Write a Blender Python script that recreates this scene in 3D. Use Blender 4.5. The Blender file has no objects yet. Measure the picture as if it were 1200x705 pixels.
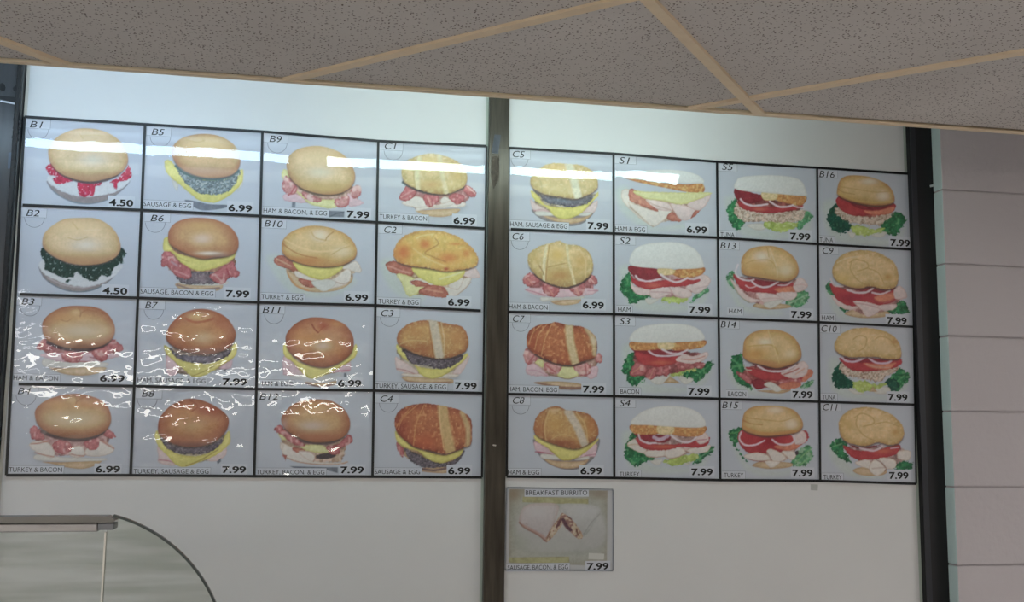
import bpy, math, random
import numpy as np

# ------------------------------------------------------------------ camera
# World: the menu wall is the plane y = 0 (facing -y), x to the right, z up, metres.
# z = 0 is the bottom of the left card grid; the floor is at FLOOR_Z.
F_PX = 1257.956
CAM = np.array([0.69034, -2.72950, 0.10462])
YAW, PITCH, ROLL = 0.188956, 0.124831, 0.010486
W_PX, H_PX = 1200, 705
def cam_basis():
    cy, sy, cp, sp = math.cos(YAW), math.sin(YAW), math.cos(PITCH), math.sin(PITCH)
    fwd = np.array([sy*cp, cy*cp, sp]); right = np.array([cy, -sy, 0.0]); up = np.cross(right, fwd)
    c, s = math.cos(ROLL), math.sin(ROLL)
    return c*right + s*up, -s*right + c*up, fwd
CR, CU, CF = cam_basis()
def ray(px, py):
    return (px-600)/F_PX*CR - (py-352.5)/F_PX*CU + CF
def on_y(px, py, y=0.0):
    d = ray(px, py); return CAM + d*((y-CAM[1])/d[1])
def on_z(px, py, z):
    d = ray(px, py); return CAM + d*((z-CAM[2])/d[2])

from mathutils import Matrix, Vector
scene = bpy.context.scene
COL = scene.collection
cam_data = bpy.data.cameras.new('camera')
cam_data.sensor_fit = 'HORIZONTAL'; cam_data.sensor_width = 36.0
cam_data.lens = F_PX/W_PX*36.0
cam_data.clip_start = 0.02; cam_data.clip_end = 60
cam = bpy.data.objects.new('camera', cam_data); COL.objects.link(cam)
M = Matrix.Identity(4)
for i in range(3):
    M[i][0], M[i][1], M[i][2], M[i][3] = CR[i], CU[i], -CF[i], CAM[i]
cam.matrix_world = M
scene.camera = cam

# ------------------------------------------------------------------ world, exposure
world = bpy.data.worlds.new('world'); scene.world = world
world.use_nodes = True
world.node_tree.nodes['Background'].inputs[0].default_value = (0.75, 0.78, 0.85, 1)
world.node_tree.nodes['Background'].inputs[1].default_value = 0.3
vs = scene.view_settings
vs.view_transform = 'Standard'; vs.look = 'None'; vs.gamma = 1.0
vs.use_curve_mapping = False
vs.exposure = 0.0
TUBE_L = 23.0          # radiance of the fluorescent tubes above the menu
FILL_L = 12.6       # radiance of the unseen fill lights added to the shop ceiling

# key levels
CEIL_Z = 0.845         # dropped ceiling over the customers
EDGE_Y = -0.47         # where that ceiling stops in front of the menu wall
UPPER_Z = 1.03         # higher ceiling over the counter strip
FLOOR_Z = -1.45
ROOM_X0, ROOM_X1, ROOM_Y0 = -3.2, 5.6, -6.4

# ------------------------------------------------------------------ helpers
def lin(c):
    c = np.asarray(c, float)/255.0
    return np.where(c <= 0.04045, c/12.92, ((c+0.055)/1.055)**2.4)
def rgba(c):
    l = lin(c); return (float(l[0]), float(l[1]), float(l[2]), 1.0)

def mat(name, color=(200,200,200), rough=0.6, metal=0.0, spec=0.4, noise=None, bump=None, coat=0.0):
    """Principled material; noise=(scale, amount, colour2[, stretch]) mottles the colour, bump=(scale, strength)."""
    m = bpy.data.materials.new(name); m.use_nodes = True
    nt = m.node_tree; b = nt.nodes['Principled BSDF']
    b.inputs['Base Color'].default_value = rgba(color)
    b.inputs['Roughness'].default_value = rough; b.inputs['Metallic'].default_value = metal
    b.inputs['Specular IOR Level'].default_value = spec; b.inputs['Coat Weight'].default_value = coat
    tc = nt.nodes.new('ShaderNodeTexCoord')
    if noise:
        mp = nt.nodes.new('ShaderNodeMapping'); nt.links.new(tc.outputs['Object'], mp.inputs[0])
        if len(noise) > 3: mp.inputs['Scale'].default_value = noise[3]
        n = nt.nodes.new('ShaderNodeTexNoise'); n.inputs['Scale'].default_value = noise[0]; n.inputs['Detail'].default_value = 5
        nt.links.new(mp.outputs[0], n.inputs['Vector'])
        r = nt.nodes.new('ShaderNodeValToRGB')
        r.color_ramp.elements[0].position = 0.5-0.35/max(noise[1], .2)*.5; r.color_ramp.elements[1].position = 0.5+0.35/max(noise[1], .2)*.5
        r.color_ramp.elements[0].color = rgba(noise[2]); r.color_ramp.elements[1].color = rgba(color)
        nt.links.new(n.outputs['Fac'], r.inputs[0]); nt.links.new(r.outputs[0], b.inputs['Base Color'])
    if bump:
        n2 = nt.nodes.new('ShaderNodeTexNoise'); n2.inputs['Scale'].default_value = bump[0]; n2.inputs['Detail'].default_value = 4
        nt.links.new(tc.outputs['Object'], n2.inputs['Vector'])
        bp = nt.nodes.new('ShaderNodeBump'); bp.inputs['Strength'].default_value = bump[1]; bp.inputs['Distance'].default_value = 0.004
        nt.links.new(n2.outputs['Fac'], bp.inputs['Height']); nt.links.new(bp.outputs[0], b.inputs['Normal'])
    return m

def emit(name, color, strength):
    m = bpy.data.materials.new(name); m.use_nodes = True; nt = m.node_tree
    nt.nodes.remove(nt.nodes['Principled BSDF'])
    e = nt.nodes.new('ShaderNodeEmission'); e.inputs[0].default_value = rgba(color); e.inputs[1].default_value = strength
    nt.links.new(e.outputs[0], nt.nodes['Material Output'].inputs[0]); return m

def film(name, rough, ior=1.45, tint=(255,255,255), strength=1.0):
    """Thin clear sheet: mostly see-through, mirror-like by Fresnel."""
    m = bpy.data.materials.new(name); m.use_nodes = True; nt = m.node_tree
    nt.nodes.remove(nt.nodes['Principled BSDF'])
    t = nt.nodes.new('ShaderNodeBsdfTransparent'); t.inputs[0].default_value = rgba(tint)
    g = nt.nodes.new('ShaderNodeBsdfGlossy'); g.inputs['Roughness'].default_value = rough
    # Schlick reflectance of a thin sheet, the same from both sides
    lw = nt.nodes.new('ShaderNodeLayerWeight'); lw.inputs['Blend'].default_value = .5
    pw = nt.nodes.new('ShaderNodeMath'); pw.operation = 'POWER'; pw.inputs[1].default_value = 5
    f0 = ((ior-1)/(ior+1))**2*strength
    mu = nt.nodes.new('ShaderNodeMath'); mu.operation = 'MULTIPLY_ADD'; mu.inputs[1].default_value = 1-f0; mu.inputs[2].default_value = f0; mu.use_clamp = True
    x = nt.nodes.new('ShaderNodeMixShader')
    nt.links.new(lw.outputs['Facing'], pw.inputs[0]); nt.links.new(pw.outputs[0], mu.inputs[0])
    nt.links.new(mu.outputs[0], x.inputs[0]); nt.links.new(t.outputs[0], x.inputs[1]); nt.links.new(g.outputs[0], x.inputs[2])
    nt.links.new(x.outputs[0], nt.nodes['Material Output'].inputs[0]); return m

class MB:
    """Collects boxes, prisms and tubes into one mesh."""
    def __init__(s): s.v, s.f, s.mi = [], [], []
    def face(s, pts, mi=0):
        n = len(s.v); s.v += [tuple(map(float, p)) for p in pts]; s.f.append(tuple(range(n, n+len(pts)))); s.mi.append(mi); return s
    def box(s, x0, x1, y0, y1, z0, z1, mi=0):
        n = len(s.v)
        s.v += [(x, y, z) for z in (z0, z1) for y in (y0, y1) for x in (x0, x1)]
        for q in ((0,2,3,1), (4,5,7,6), (0,1,5,4), (2,6,7,3), (0,4,6,2), (1,3,7,5)):
            s.f.append(tuple(n+i for i in q)); s.mi.append(mi)
        return s
    def prism(s, pts, vec, mi=0):
        """Closed polygon pts (3D) extruded by vec."""
        n = len(s.v); k = len(pts); vec = np.asarray(vec, float)
        s.v += [tuple(np.asarray(p, float)) for p in pts] + [tuple(np.asarray(p, float)+vec) for p in pts]
        s.f.append(tuple(range(n, n+k))); s.mi.append(mi)
        s.f.append(tuple(range(n+2*k-1, n+k-1, -1))); s.mi.append(mi)
        for i in range(k):
            j = (i+1) % k; s.f.append((n+i, n+k+i, n+k+j, n+j)); s.mi.append(mi)
        return s
    def tube(s, a, b, r, seg=16, mi=0):
        a = np.asarray(a, float); b = np.asarray(b, float); d = b-a; d /= np.linalg.norm(d)
        u = np.cross(d, (0,0,1.0) if abs(d[2]) < .9 else (1.0,0,0)); u /= np.linalg.norm(u); w = np.cross(d, u)
        ring = [a + r*(math.cos(t)*u + math.sin(t)*w) for t in np.linspace(0, 2*math.pi, seg, endpoint=False)]
        return s.prism(ring, b-a, mi)
    def build(s, name, mats, parent=None, bevel=0.0, smooth=False):
        me = bpy.data.meshes.new(name); me.from_pydata(s.v, [], s.f)
        mats = mats if isinstance(mats, (list, tuple)) else [mats]
        for m in mats: me.materials.append(m)
        if any(s.mi): me.polygons.foreach_set('material_index', s.mi)
        import bmesh
        bm = bmesh.new(); bm.from_mesh(me); bmesh.ops.recalc_face_normals(bm, faces=bm.faces)
        if bevel: bmesh.ops.bevel(bm, geom=list(bm.edges), offset=bevel, segments=2, affect='EDGES', profile=.6)
        bm.to_mesh(me); bm.free()
        if smooth:
            for p in me.polygons: p.use_smooth = True
        me.update()
        o = bpy.data.objects.new(name, me); COL.objects.link(o)
        if parent is not None: o.parent = parent
        return o

def thing(name, label, cat, loc=(0,0,0), group=None):
    o = bpy.data.objects.new(name, None); COL.objects.link(o); o.empty_display_size = .05
    o.location = loc; o['label'] = label; o['category'] = cat
    if group: o['group'] = group
    return o
def tag(o, label, cat, group=None):
    o['label'] = label; o['category'] = cat
    if group: o['group'] = group
    return o
def struct(o, label=None, cat=None):
    o['kind'] = 'structure'
    if label: o['label'] = label
    if cat: o['category'] = cat
    return o
def rebase(root, loc):
    """Move an Empty to the base of its thing without moving its parts."""
    for ch in root.children: ch.location = Vector(ch.location) - Vector(loc)
    root.location = loc

# ------------------------------------------------------------------ materials
M_BOARD = mat('white board laminate', (218,217,216), .38, spec=.35, noise=(3, .6, (211,210,209)))
M_MULL = mat('brushed bronze metal', (92,86,77), .34, metal=.75, noise=(14, .7, (64,59,53), (6,6,.5)))
M_BLACKMET = mat('black anodised metal', (24,23,25), .45, spec=.4, noise=(5, .7, (18,18,20)))
M_CREAM = mat('cream edging', (205,198,186), .5)
M_PALEEDGE = mat('pale green edging', (176,186,176), .5)
M_TILE = mat('ceiling tile', (221,214,209), .95, spec=.1)
M_BAR = mat('ceiling grid paint', (240,220,190), .55, spec=.3, noise=(30, .7, (230,208,178)))
M_BLOCK = mat('painted block', (196,189,191), .5, spec=.35, bump=(55, .55), noise=(2.5,.6,(190,183,186)))
M_TEAL = mat('pale teal paint', (206,222,220), .5, bump=(60,.5))
M_MORTAR = mat('painted mortar', (186,179,182), .6, bump=(70,.6))
M_PLASTER = mat('painted plaster', (206,203,198), .8)
M_WHITE = mat('white paint', (225,225,222), .7)
M_FLOOR = mat('floor vinyl', (212,211,210), .5, noise=(6,.6,(200,199,198)))
M_STEEL = mat('grey metal', (150,150,152), .3, metal=.8)
M_HOUSING = mat('white enamel', (228,228,226), .4)

def speckle(m):
    """Pin holes and short fissures of a mineral-fibre tile, as albedo and relief."""
    nt = m.node_tree; b = nt.nodes['Principled BSDF']
    tc = nt.nodes.new('ShaderNodeTexCoord')
    prev = None
    for sc, thr, st in ((150, .26, (1,1,1)), (90, .20, (1,2.0,1))):
        mp = nt.nodes.new('ShaderNodeMapping'); mp.inputs['Scale'].default_value = st
        nt.links.new(tc.outputs['Object'], mp.inputs[0])
        v = nt.nodes.new('ShaderNodeTexVoronoi'); v.inputs['Scale'].default_value = sc; v.inputs['Randomness'].default_value = 1
        nt.links.new(mp.outputs[0], v.inputs['Vector'])
        wn = nt.nodes.new('ShaderNodeMath'); wn.operation = 'LESS_THAN'; wn.inputs[1].default_value = thr
        nt.links.new(v.outputs['Distance'], wn.inputs[0])
        sep = nt.nodes.new('ShaderNodeSeparateColor'); nt.links.new(v.outputs['Color'], sep.inputs[0])
        g = nt.nodes.new('ShaderNodeMath'); g.operation = 'GREATER_THAN'; g.inputs[1].default_value = .45
        nt.links.new(sep.outputs[0], g.inputs[0])
        mu = nt.nodes.new('ShaderNodeMath'); mu.operation = 'MULTIPLY'
        nt.links.new(wn.outputs[0], mu.inputs[0]); nt.links.new(g.outputs[0], mu.inputs[1])
        if prev is None: prev = mu.outputs[0]
        else:
            mx = nt.nodes.new('ShaderNodeMath'); mx.operation = 'MAXIMUM'
            nt.links.new(prev, mx.inputs[0]); nt.links.new(mu.outputs[0], mx.inputs[1]); prev = mx.outputs[0]
    mix = nt.nodes.new('ShaderNodeMix'); mix.data_type = 'RGBA'
    mix.inputs['A'].default_value = b.inputs['Base Color'].default_value[:]
    mix.inputs['B'].default_value = rgba((112,98,94))
    n = nt.nodes.new('ShaderNodeTexNoise'); n.inputs['Scale'].default_value = 3; n.inputs['Detail'].default_value = 8
    nt.links.new(tc.outputs['Object'], n.inputs['Vector'])
    nt.links.new(prev, mix.inputs['Factor'])
    mix2 = nt.nodes.new('ShaderNodeMix'); mix2.data_type = 'RGBA'; mix2.blend_type = 'MULTIPLY'; mix2.inputs['Factor'].default_value = .25
    nt.links.new(mix.outputs['Result'], mix2.inputs['A']); nt.links.new(n.outputs['Fac'], mix2.inputs['B'])
    nt.links.new(mix2.outputs['Result'], b.inputs['Base Color'])
speckle(M_TILE)

# ------------------------------------------------------------------ room shell
struct(MB().box(ROOM_X0, ROOM_X1, ROOM_Y0, .2, FLOOR_Z-.1, FLOOR_Z).build('floor', M_FLOOR))
struct(MB().box(ROOM_X0-.1, ROOM_X0, ROOM_Y0, .2, FLOOR_Z, UPPER_Z+.1).build('wall_left', M_PLASTER))
struct(MB().box(ROOM_X1, ROOM_X1+.1, ROOM_Y0, .2, FLOOR_Z, UPPER_Z+.1).build('wall_right', M_PLASTER))
struct(MB().box(ROOM_X0, ROOM_X1, ROOM_Y0-.1, ROOM_Y0, FLOOR_Z, UPPER_Z+.1).build('wall_back', M_PLASTER))
# wall behind the menu boards, with the block pier at the right as its part
RX = on_y(1100, 400, -.028)[0]                # left edge of the block pier
wf = struct(MB().box(ROOM_X0, ROOM_X1, .02, .12, FLOOR_Z, UPPER_Z+.1).build('wall_front', M_PLASTER))
struct(MB().box(ROOM_X0, ROOM_X1, EDGE_Y, .02, UPPER_Z, UPPER_Z+.08).build('trim_1', M_WHITE))

# concrete-block pier: every course a row of blocks with a recessed joint
PIER_Y = -.058
PX0 = on_y(1113, 440, PIER_Y)[0]
MB().box(PX0+.004, ROOM_X1-.001, PIER_Y+.006, .021, FLOOR_Z, UPPER_Z).build('mortar_bed', M_MORTAR, wf)
zj = [on_y(1150, y, PIER_Y)[2] for y in (224.5, 310.5, 394.5, 482, 570.5, 662)]
pitch_z = (zj[0]-zj[-1])/5
rnd = random.Random(4)
shared = {}
k = -2
while True:
    zt = zj[0] - (k-0)*pitch_z + pitch_z if k < 0 else (zj[k-0] + pitch_z if k == 0 else (zj[k-1] if k-1 < 6 else zj[5]-(k-6)*pitch_z))
    zb = zj[0] - k*pitch_z if k < 0 else (zj[k] if k < 6 else zj[5]-(k-5)*pitch_z)
    if zb < FLOOR_Z: break
    if zt < UPPER_Z + .01:
        x = PX0; first = .40 if k % 2 else .27
        while x < ROOM_X1 - .02:
            w = first if x == PX0 else .405
            x1 = min(x+w, ROOM_X1-.002)
            bx = MB().box(x, x1-.003, PIER_Y, .0 if x == PX0 else PIER_Y+.05, zb+.0017, zt-.0017)
            ob = bx.build('block', [M_BLOCK, M_TEAL], wf, bevel=.0035)
            if x == PX0:
                for p in ob.data.polygons:
                    if p.normal.x < -.6: p.material_index = 1
            x = x1
    k += 1

# ------------------------------------------------------------------ dropped ceiling: skewed 2 x 4 ft lay-in grid
HC = CEIL_Z
ceil_root = bpy.data.objects.new('ceiling', None); COL.objects.link(ceil_root); ceil_root.location = (0,0,0)
struct(ceil_root)
A0, A1 = on_z(330, 92.5, HC)[:2], on_z(735, 0, HC)[:2]
B0, B1 = on_z(822, 127, HC)[:2], on_z(1200, 60, HC)[:2]
C0, C1 = on_z(758.5, 0, HC)[:2], on_z(883.5, 127.5, HC)[:2]
D0, D1 = on_z(0, 48, HC)[:2], on_z(65, 75, HC)[:2]
def cross2(p, r, q, s):
    t = ((q[0]-p[0])*s[1]-(q[1]-p[1])*s[0])/(r[0]*s[1]-r[1]*s[0]); return p + t*r
dA = (A1-A0)/np.linalg.norm(A1-A0); dB = (B1-B0)/np.linalg.norm(B1-B0)
du = (dA+dB); du /= np.linalg.norm(du)                 # long direction of the tiles
dC = (C1-C0)/np.linalg.norm(C1-C0)
O = cross2(B0, dB, C0, dC)                             # crossing of the cross bar with the front bar
PA = cross2(C0, dC, A0, dA)
stepv = PA - O                                         # one tile width along the cross bar (about 0.6 m)
PD = cross2(D0, dC, B0, dB)
stepu = (np.dot(PD-O, du))*du                          # one tile length along the main bars (about 1.2 m)
LATTICE = (O, stepu, stepv)
def clip(poly, n, c):
    out = []
    for i in range(len(poly)):
        a, b = poly[i], poly[(i+1) % len(poly)]
        da, db = np.dot(a, n)-c, np.dot(b, n)-c
        if da <= 0: out.append(a)
        if da*db < 0: out.append(a + (b-a)*(da/(da-db)))
    return out
HALF = [((0,1), EDGE_Y-.012), ((0,-1), -(ROOM_Y0+.001)), ((1,0), ROOM_X1-.001), ((-1,0), -(ROOM_X0+.001))]
def clip_room(poly):
    for n, c in HALF:
        poly = clip(poly, np.array(n, float), c)
        if len(poly) < 3: return []
    return poly
BARW = .023
FILL_LIGHT_CELLS = set()
eu = stepu/np.linalg.norm(stepu); ev = stepv/np.linalg.norm(stepv)
cells = []
for i in range(-9, 10):
    for j in range(-14, 15):
        o = O + i*stepu + j*stepv
        m_ = .0115
        quad = [o+eu*m_+ev*m_, o+stepu-eu*m_+ev*m_, o+stepu+stepv-eu*m_-ev*m_, o+stepv+eu*m_-ev*m_]
        pl = clip_room(quad)
        if not pl: continue
        cells.append((i, j, o+stepu/2+stepv/2, pl, len(pl) == 4 and all(np.allclose(a, b) for a, b in zip(pl, quad))))
def pick(x, y):
    full = [c for c in cells if c[4]]
    return min(full, key=lambda c: (c[2][0]-x)**2+(c[2][1]-y)**2)
fill_cells = [pick(*p) for p in ((-1.4,-3.2), (-2.3,-4.1), (-2.2,-5.4), (4.2,-1.7), (4.6,-2.9))]  # cells for lights added out of view to raise the ambient level
fill_keys = {(c[0], c[1]) for c in fill_cells}
for i, j, cen, pl, full in cells:
    if (i, j) in fill_keys: continue
    MB().prism([(p[0], p[1], HC+.006) for p in pl], (0,0,.014)).build('ceiling_tile', M_TILE, ceil_root)
def bar(p, d, L0, L1):
    nrm = np.array([-d[1], d[0]])*BARW/2
    pl = clip_room([p+d*L0+nrm, p+d*L1+nrm, p+d*L1-nrm, p+d*L0-nrm])
    if pl: MB().prism([(q[0], q[1], HC) for q in pl], (0,0,.006)).build('grid_bar', M_BAR, ceil_root)
for j in range(-14, 15): bar(O + j*stepv, eu, -14, 14)
for i in range(-9, 10):
    pc = O + i*stepu
    # cross bars are lifted a hair so that they butt under the main bars without overlapping
    nrm = np.array([-ev[1], ev[0]])*BARW/2
    pl = clip_room([pc+ev*-12+nrm, pc+ev*12+nrm, pc+ev*12-nrm, pc+ev*-12-nrm])
    if pl: MB().prism([(q[0], q[1], HC-.0015) for q in pl], (0,0,.0075)).build('grid_bar', M_BAR, ceil_root)
# edge angle along the open side of the ceiling
MB().box(ROOM_X0, ROOM_X1, EDGE_Y-.016, EDGE_Y, HC-.002, HC+.001).box(ROOM_X0, ROOM_X1, EDGE_Y-.0015, EDGE_Y, HC+.001, HC+.03).build('edge_angle', M_BAR, ceil_root)
MB().box(ROOM_X0, ROOM_X1, ROOM_Y0, EDGE_Y-.02, UPPER_Z, UPPER_Z+.08).build('slab', M_WHITE, ceil_root)

M_FILL_LIGHT = emit('fill light diffuser', (252,249,248), FILL_L)
for n_, (i, j, cen, pl, full) in enumerate(fill_cells):
    t = thing('fill_light', 'added recessed fill light in the dropped ceiling, out of view', 'light', (cen[0], cen[1], HC), 'added fill lights')
    q = [np.array([p[0]-cen[0], p[1]-cen[1]]) for p in pl]
    inner = [p*.93 for p in q]
    mb = MB()
    for a in range(4):
        b = (a+1) % 4
        mb.face([(*q[a], .004), (*q[b], .004), (*inner[b], .004), (*inner[a], .004)])
        mb.face([(*q[a], .004), (*q[b], .004), (*q[b], .07), (*q[a], .07)])
    mb.face([(*p, .07) for p in q]); mb.build('frame', M_HOUSING, t)
    MB().prism([(*p, .006) for p in inner], (0,0,.004)).build('fill_light_diffuser', M_FILL_LIGHT, t)

# ------------------------------------------------------------------ strip light above the menu (behind the ceiling edge)
TUBE_Y, TUBE_Z = -.405, .902
M_TUBE1 = emit('cool fluorescent tube', (198,230,255), TUBE_L)
M_TUBE2 = emit('greenish fluorescent tube', (216,244,246), TUBE_L)
M_TUBEEND = mat('tube cap', (190,190,190), .3, metal=.7)
for a, b, mtl, lab in ((-.57, .65, M_TUBE1, 'cool white tube strip light above the left menu board'), (.70, 1.84, M_TUBE2, 'greenish white tube strip light above the right menu board')):
    t = thing('strip_light', lab, 'light', ((a+b)/2, TUBE_Y, UPPER_Z), 'tube strip lights over the menu')
    L = (b-a)/2
    MB().box(-L-.01, L+.01, -.03, .03, -.09, 0).build('housing', M_HOUSING, t, bevel=.004)
    for s in (-1, 1):
        MB().box(s*L-.008, s*L+.008, -.014, .014, TUBE_Z-UPPER_Z-.016, -.09).build('lamp_holder', M_HOUSING, t)
    MB().tube((-L+.03, 0, TUBE_Z-UPPER_Z), (L-.03, 0, TUBE_Z-UPPER_Z), .0128, 20).build('tube', mtl, t, smooth=True)
    for s in (-1, 1):
        MB().tube((s*(L-.03), 0, TUBE_Z-UPPER_Z), (s*(L-.008), 0, TUBE_Z-UPPER_Z), .0129, 16).build('tube_cap', M_TUBEEND, t)

# tube lights on the back wall of the shop: their broken reflections show in the wrinkled sleeves of the lower cards
M_TUBE3 = emit('back wall tube', (255,252,244), 26.0)
for a, lab in ((-1.55, 'tube light on the shop back wall, nearer the left wall'), (-.15, 'tube light on the shop back wall, nearer the right wall')):
    t = thing('wall_light', lab, 'light', (a+.66, ROOM_Y0, .53), 'tube lights on the back wall')
    MB().box(-.66, .66, 0, .05, -.02, .06).build('housing', M_HOUSING, t, bevel=.004)
    for s in (-1, 1): MB().box(s*.63-.008, s*.63+.008, .05, .095, .004, .036).build('lamp_holder', M_HOUSING, t)
    MB().tube((-.62, .09, .02), (.62, .09, .02), .034, 16).build('tube', M_TUBE3, t, smooth=True)

# ------------------------------------------------------------------ menu boards and their metal frame
def X(px, py): return float(on_y(px, py)[0])
def Z(px, py): return float(on_y(px, py)[2])
BB = -1.05                                             # boards go on down behind the counter
BT = UPPER_Z - .002
mull_l = (on_y(573.5, 300, -.016)[0] + 0, on_y(594.5, 300, -.016)[0])
mlx0 = .5*(on_y(574, 120, -.014)[0]+on_y(566, 700, -.014)[0]); mlx1 = .5*(on_y(597, 120, -.014)[0]+on_y(591, 700, -.014)[0])
mrx0 = .5*(on_y(1069, 160, -.014)[0]+on_y(1080.5, 700, -.014)[0]); mrx1 = .5*(on_y(1095.5, 160, -.014)[0]+on_y(1110.5, 700, -.014)[0])
lfx = .5*(on_y(27, 90)[0]+on_y(4, 560)[0])             # left edge of the left board
left_board = thing('menu_board', 'white menu board left of the bronze post, holding sixteen sandwich cards', 'board')
MB().box(lfx+.006, mlx0-.007, .0, .02, BB, BT).build('panel', M_BOARD, left_board)
MB().box(lfx-.002, lfx+.006, 0, .02, BB, BT).build('edge_strip', M_CREAM, left_board, bevel=.0015)
MB().box(mlx0-.007, mlx0, 0, .02, BB, BT).build('edge_strip', M_PALEEDGE, left_board)
rebase(left_board, ((lfx+mlx0)/2, 0, BB))
right_board = thing('menu_board', 'white menu board right of the bronze post, holding the burrito card below', 'board')
MB().box(mlx1, mrx0-.009, .0, .02, BB, BT).build('panel', M_BOARD, right_board)
MB().box(mrx0-.009, mrx0, 0, .02, BB, BT).build('edge_strip', M_PALEEDGE, right_board, bevel=.0012)
t2 = struct(MB().box(mlx0, mlx1, -.016, .019, BB-.4, BT).build('trim_2', M_MULL, bevel=.002))
t3 = struct(MB().box(mrx0, mrx1, -.016, .019, BB-.4, BT).build('trim_3', M_BLACKMET, bevel=.002))
MB().box(mrx0+.001, mrx0+.017, -.02, -.0159, BB-.4, BT).build('lip', mat('dark grey metal', (44,44,50), .4), t3)
t4 = struct(MB().box(lfx-.42, lfx-.004, -.02, .019, BB-.4, BT).build('trim_4', mat('dark glossy panel', (68,69,72), .3, noise=(9,.8,(54,55,58),(5,5,.6))), bevel=.002))
MB().box(lfx-.016, lfx-.005, -.032, -.0195, BB, BT).build('black_gasket', mat('black rubber', (18,18,19), .5, bump=(90,.9)), t4, bevel=.003)
# worn tape on the posts, and one painted glint
def patch(name, px, m, y0, parent, th=.0008):
    pts = [on_y(a, b, y0) for a, b in px]
    return MB().prism(pts, (0, -th, 0)).build(name, m, parent)
M_DUCT = mat('grey duct tape', (74,78,86), .5, noise=(60,.8,(62,66,74)))
patch('tape_patch', [(579.5,157.5), (587,158), (584,180), (575.8,179.5)], M_DUCT, -.016, t2)
patch('glue_residue', [(576.2,183), (585,182.5), (585,209), (579,222), (575,205)], mat('old glue', (92,84,74), .8, bump=(180,.9), noise=(120,.9,(70,62,54))), -.0161, t2, .0004)
patch('paint_chip', [(577.6,520.4), (581.5,521), (581,522.6), (577.4,522)], M_CREAM, -.0162, t2)
patch('paint_drip', [(1089.5,217), (1095,215.5), (1096,218), (1090,219.4)], mat('dripped paint', (190,196,196), .5), -.016, t3, .002)
M_BLK = mat('black tape', (16,16,17), .35)
for pts in ([(0,98),(4,97),(7,102),(6,106),(3,107),(0,105)], [(15,103),(20,99),(21,104),(19,108),(16,107)], [(0,112),(8,113),(19,114),(22,120),(12,119),(0,116)]):
    patch('tape_and_glint', pts, M_BLK, -.0205, t4)
patch('tape_and_glint', [(1,117.5),(12,119.5),(21,121.5),(20,123),(8,120.6),(0,119)], mat('painted glint', (200,204,210), .5), -.0205, t4, .001)  # pale sliver standing in for a glint on the dark panel
patch('tape_and_glint', [(10,179),(16,178),(15,197),(9,197.5)], mat('blue grey sticker', (70,82,98), .4), -.0205, t4)
# rough black sealant beside the board
rs = random.Random(9)
mb = MB()
for q in range(46):
    px = 18+rs.random()*6-(q/46)*3; py = 128+q*.83
    c = on_y(px, py, -.022); r = .0022+rs.random()*.002
    mb.box(c[0]-r, c[0]+r, -.022-rs.random()*.005, -.0199, c[2]-r, c[2]+r)
so = mb.build('sealant_bead', M_BLK, t4)
# small grey tape squares and smudges stuck on the right board
for pts in ([(950,567),(958.5,567.5),(958,574.5),(950,574)],):
    patch('tape_patch', pts, mat('clear grey tape', (176,176,172), .4), 0.0, right_board)
rebase(right_board, ((mlx1+mrx0)/2, 0, BB))

# ------------------------------------------------------------------ printed photographs
# Each card carries a printed food photograph.  The print is painted here shape by shape (outlines in a
# 5.875x enlarged frame of the photo, mapped onto the card) and stored as a colour attribute on the card's face.
SC = 5.875
GAIN = 1.30
SATUR = .85
def hash2(ix, iy, seed):
    h = (ix.astype(np.int64)*374761393 + iy.astype(np.int64)*668265263 + seed*1442695041) & 0xffffffff
    h = ((h ^ (h >> 13))*1274126177) & 0xffffffff
    return ((h ^ (h >> 16)) & 0xffff)/65535.0
def vnoise(x, y, seed=0):
    ix, iy = np.floor(x), np.floor(y); fx, fy = x-ix, y-iy
    fx = fx*fx*(3-2*fx); fy = fy*fy*(3-2*fy)
    a, b = hash2(ix, iy, seed), hash2(ix+1, iy, seed); c, d = hash2(ix, iy+1, seed), hash2(ix+1, iy+1, seed)
    return (a*(1-fx)+b*fx)*(1-fy) + (c*(1-fx)+d*fx)*fy
def fbm(x, y, seed=0):
    return (vnoise(x, y, seed)*.5 + vnoise(x*2.1, y*2.1, seed+1)*.3 + vnoise(x*4.3, y*4.3, seed+2)*.2)
def P(s): return np.array([[float(q) for q in p.split(',')] for p in s.split()])
def spline(p, closed=True, n=5):
    k = len(p); out = []
    for i in range(k if closed else k-1):
        if closed: p0, p1, p2, p3 = p[(i-1) % k], p[i], p[(i+1) % k], p[(i+2) % k]
        else: p0, p1, p2, p3 = p[max(i-1, 0)], p[i], p[i+1], p[min(i+2, k-1)]
        for t in np.arange(n)/n:
            out.append(.5*((2*p1)+(-p0+p2)*t+(2*p0-5*p1+4*p2-p3)*t*t+(-p0+3*p1-3*p2+p3)*t**3))
    if not closed: out.append(p[-1])
    return np.array(out)
def seg_dist(x, y, pts, closed):
    d2 = np.full(x.shape, 1e18); ins = np.zeros(x.shape, bool); k = len(pts)
    for i in range(k if closed else k-1):
        ax, ay = pts[i]; bx, by = pts[(i+1) % k]
        ex, ey = bx-ax, by-ay; L = ex*ex+ey*ey+1e-9
        t = np.clip(((x-ax)*ex+(y-ay)*ey)/L, 0, 1)
        d2 = np.minimum(d2, (x-ax-t*ex)**2+(y-ay-t*ey)**2)
        if closed:
            c = (ay > y) != (by > y)
            if ey != 0: ins ^= c & (x < ex*(y-ay)/ey+ax)
    return np.sqrt(d2), ins

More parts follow.
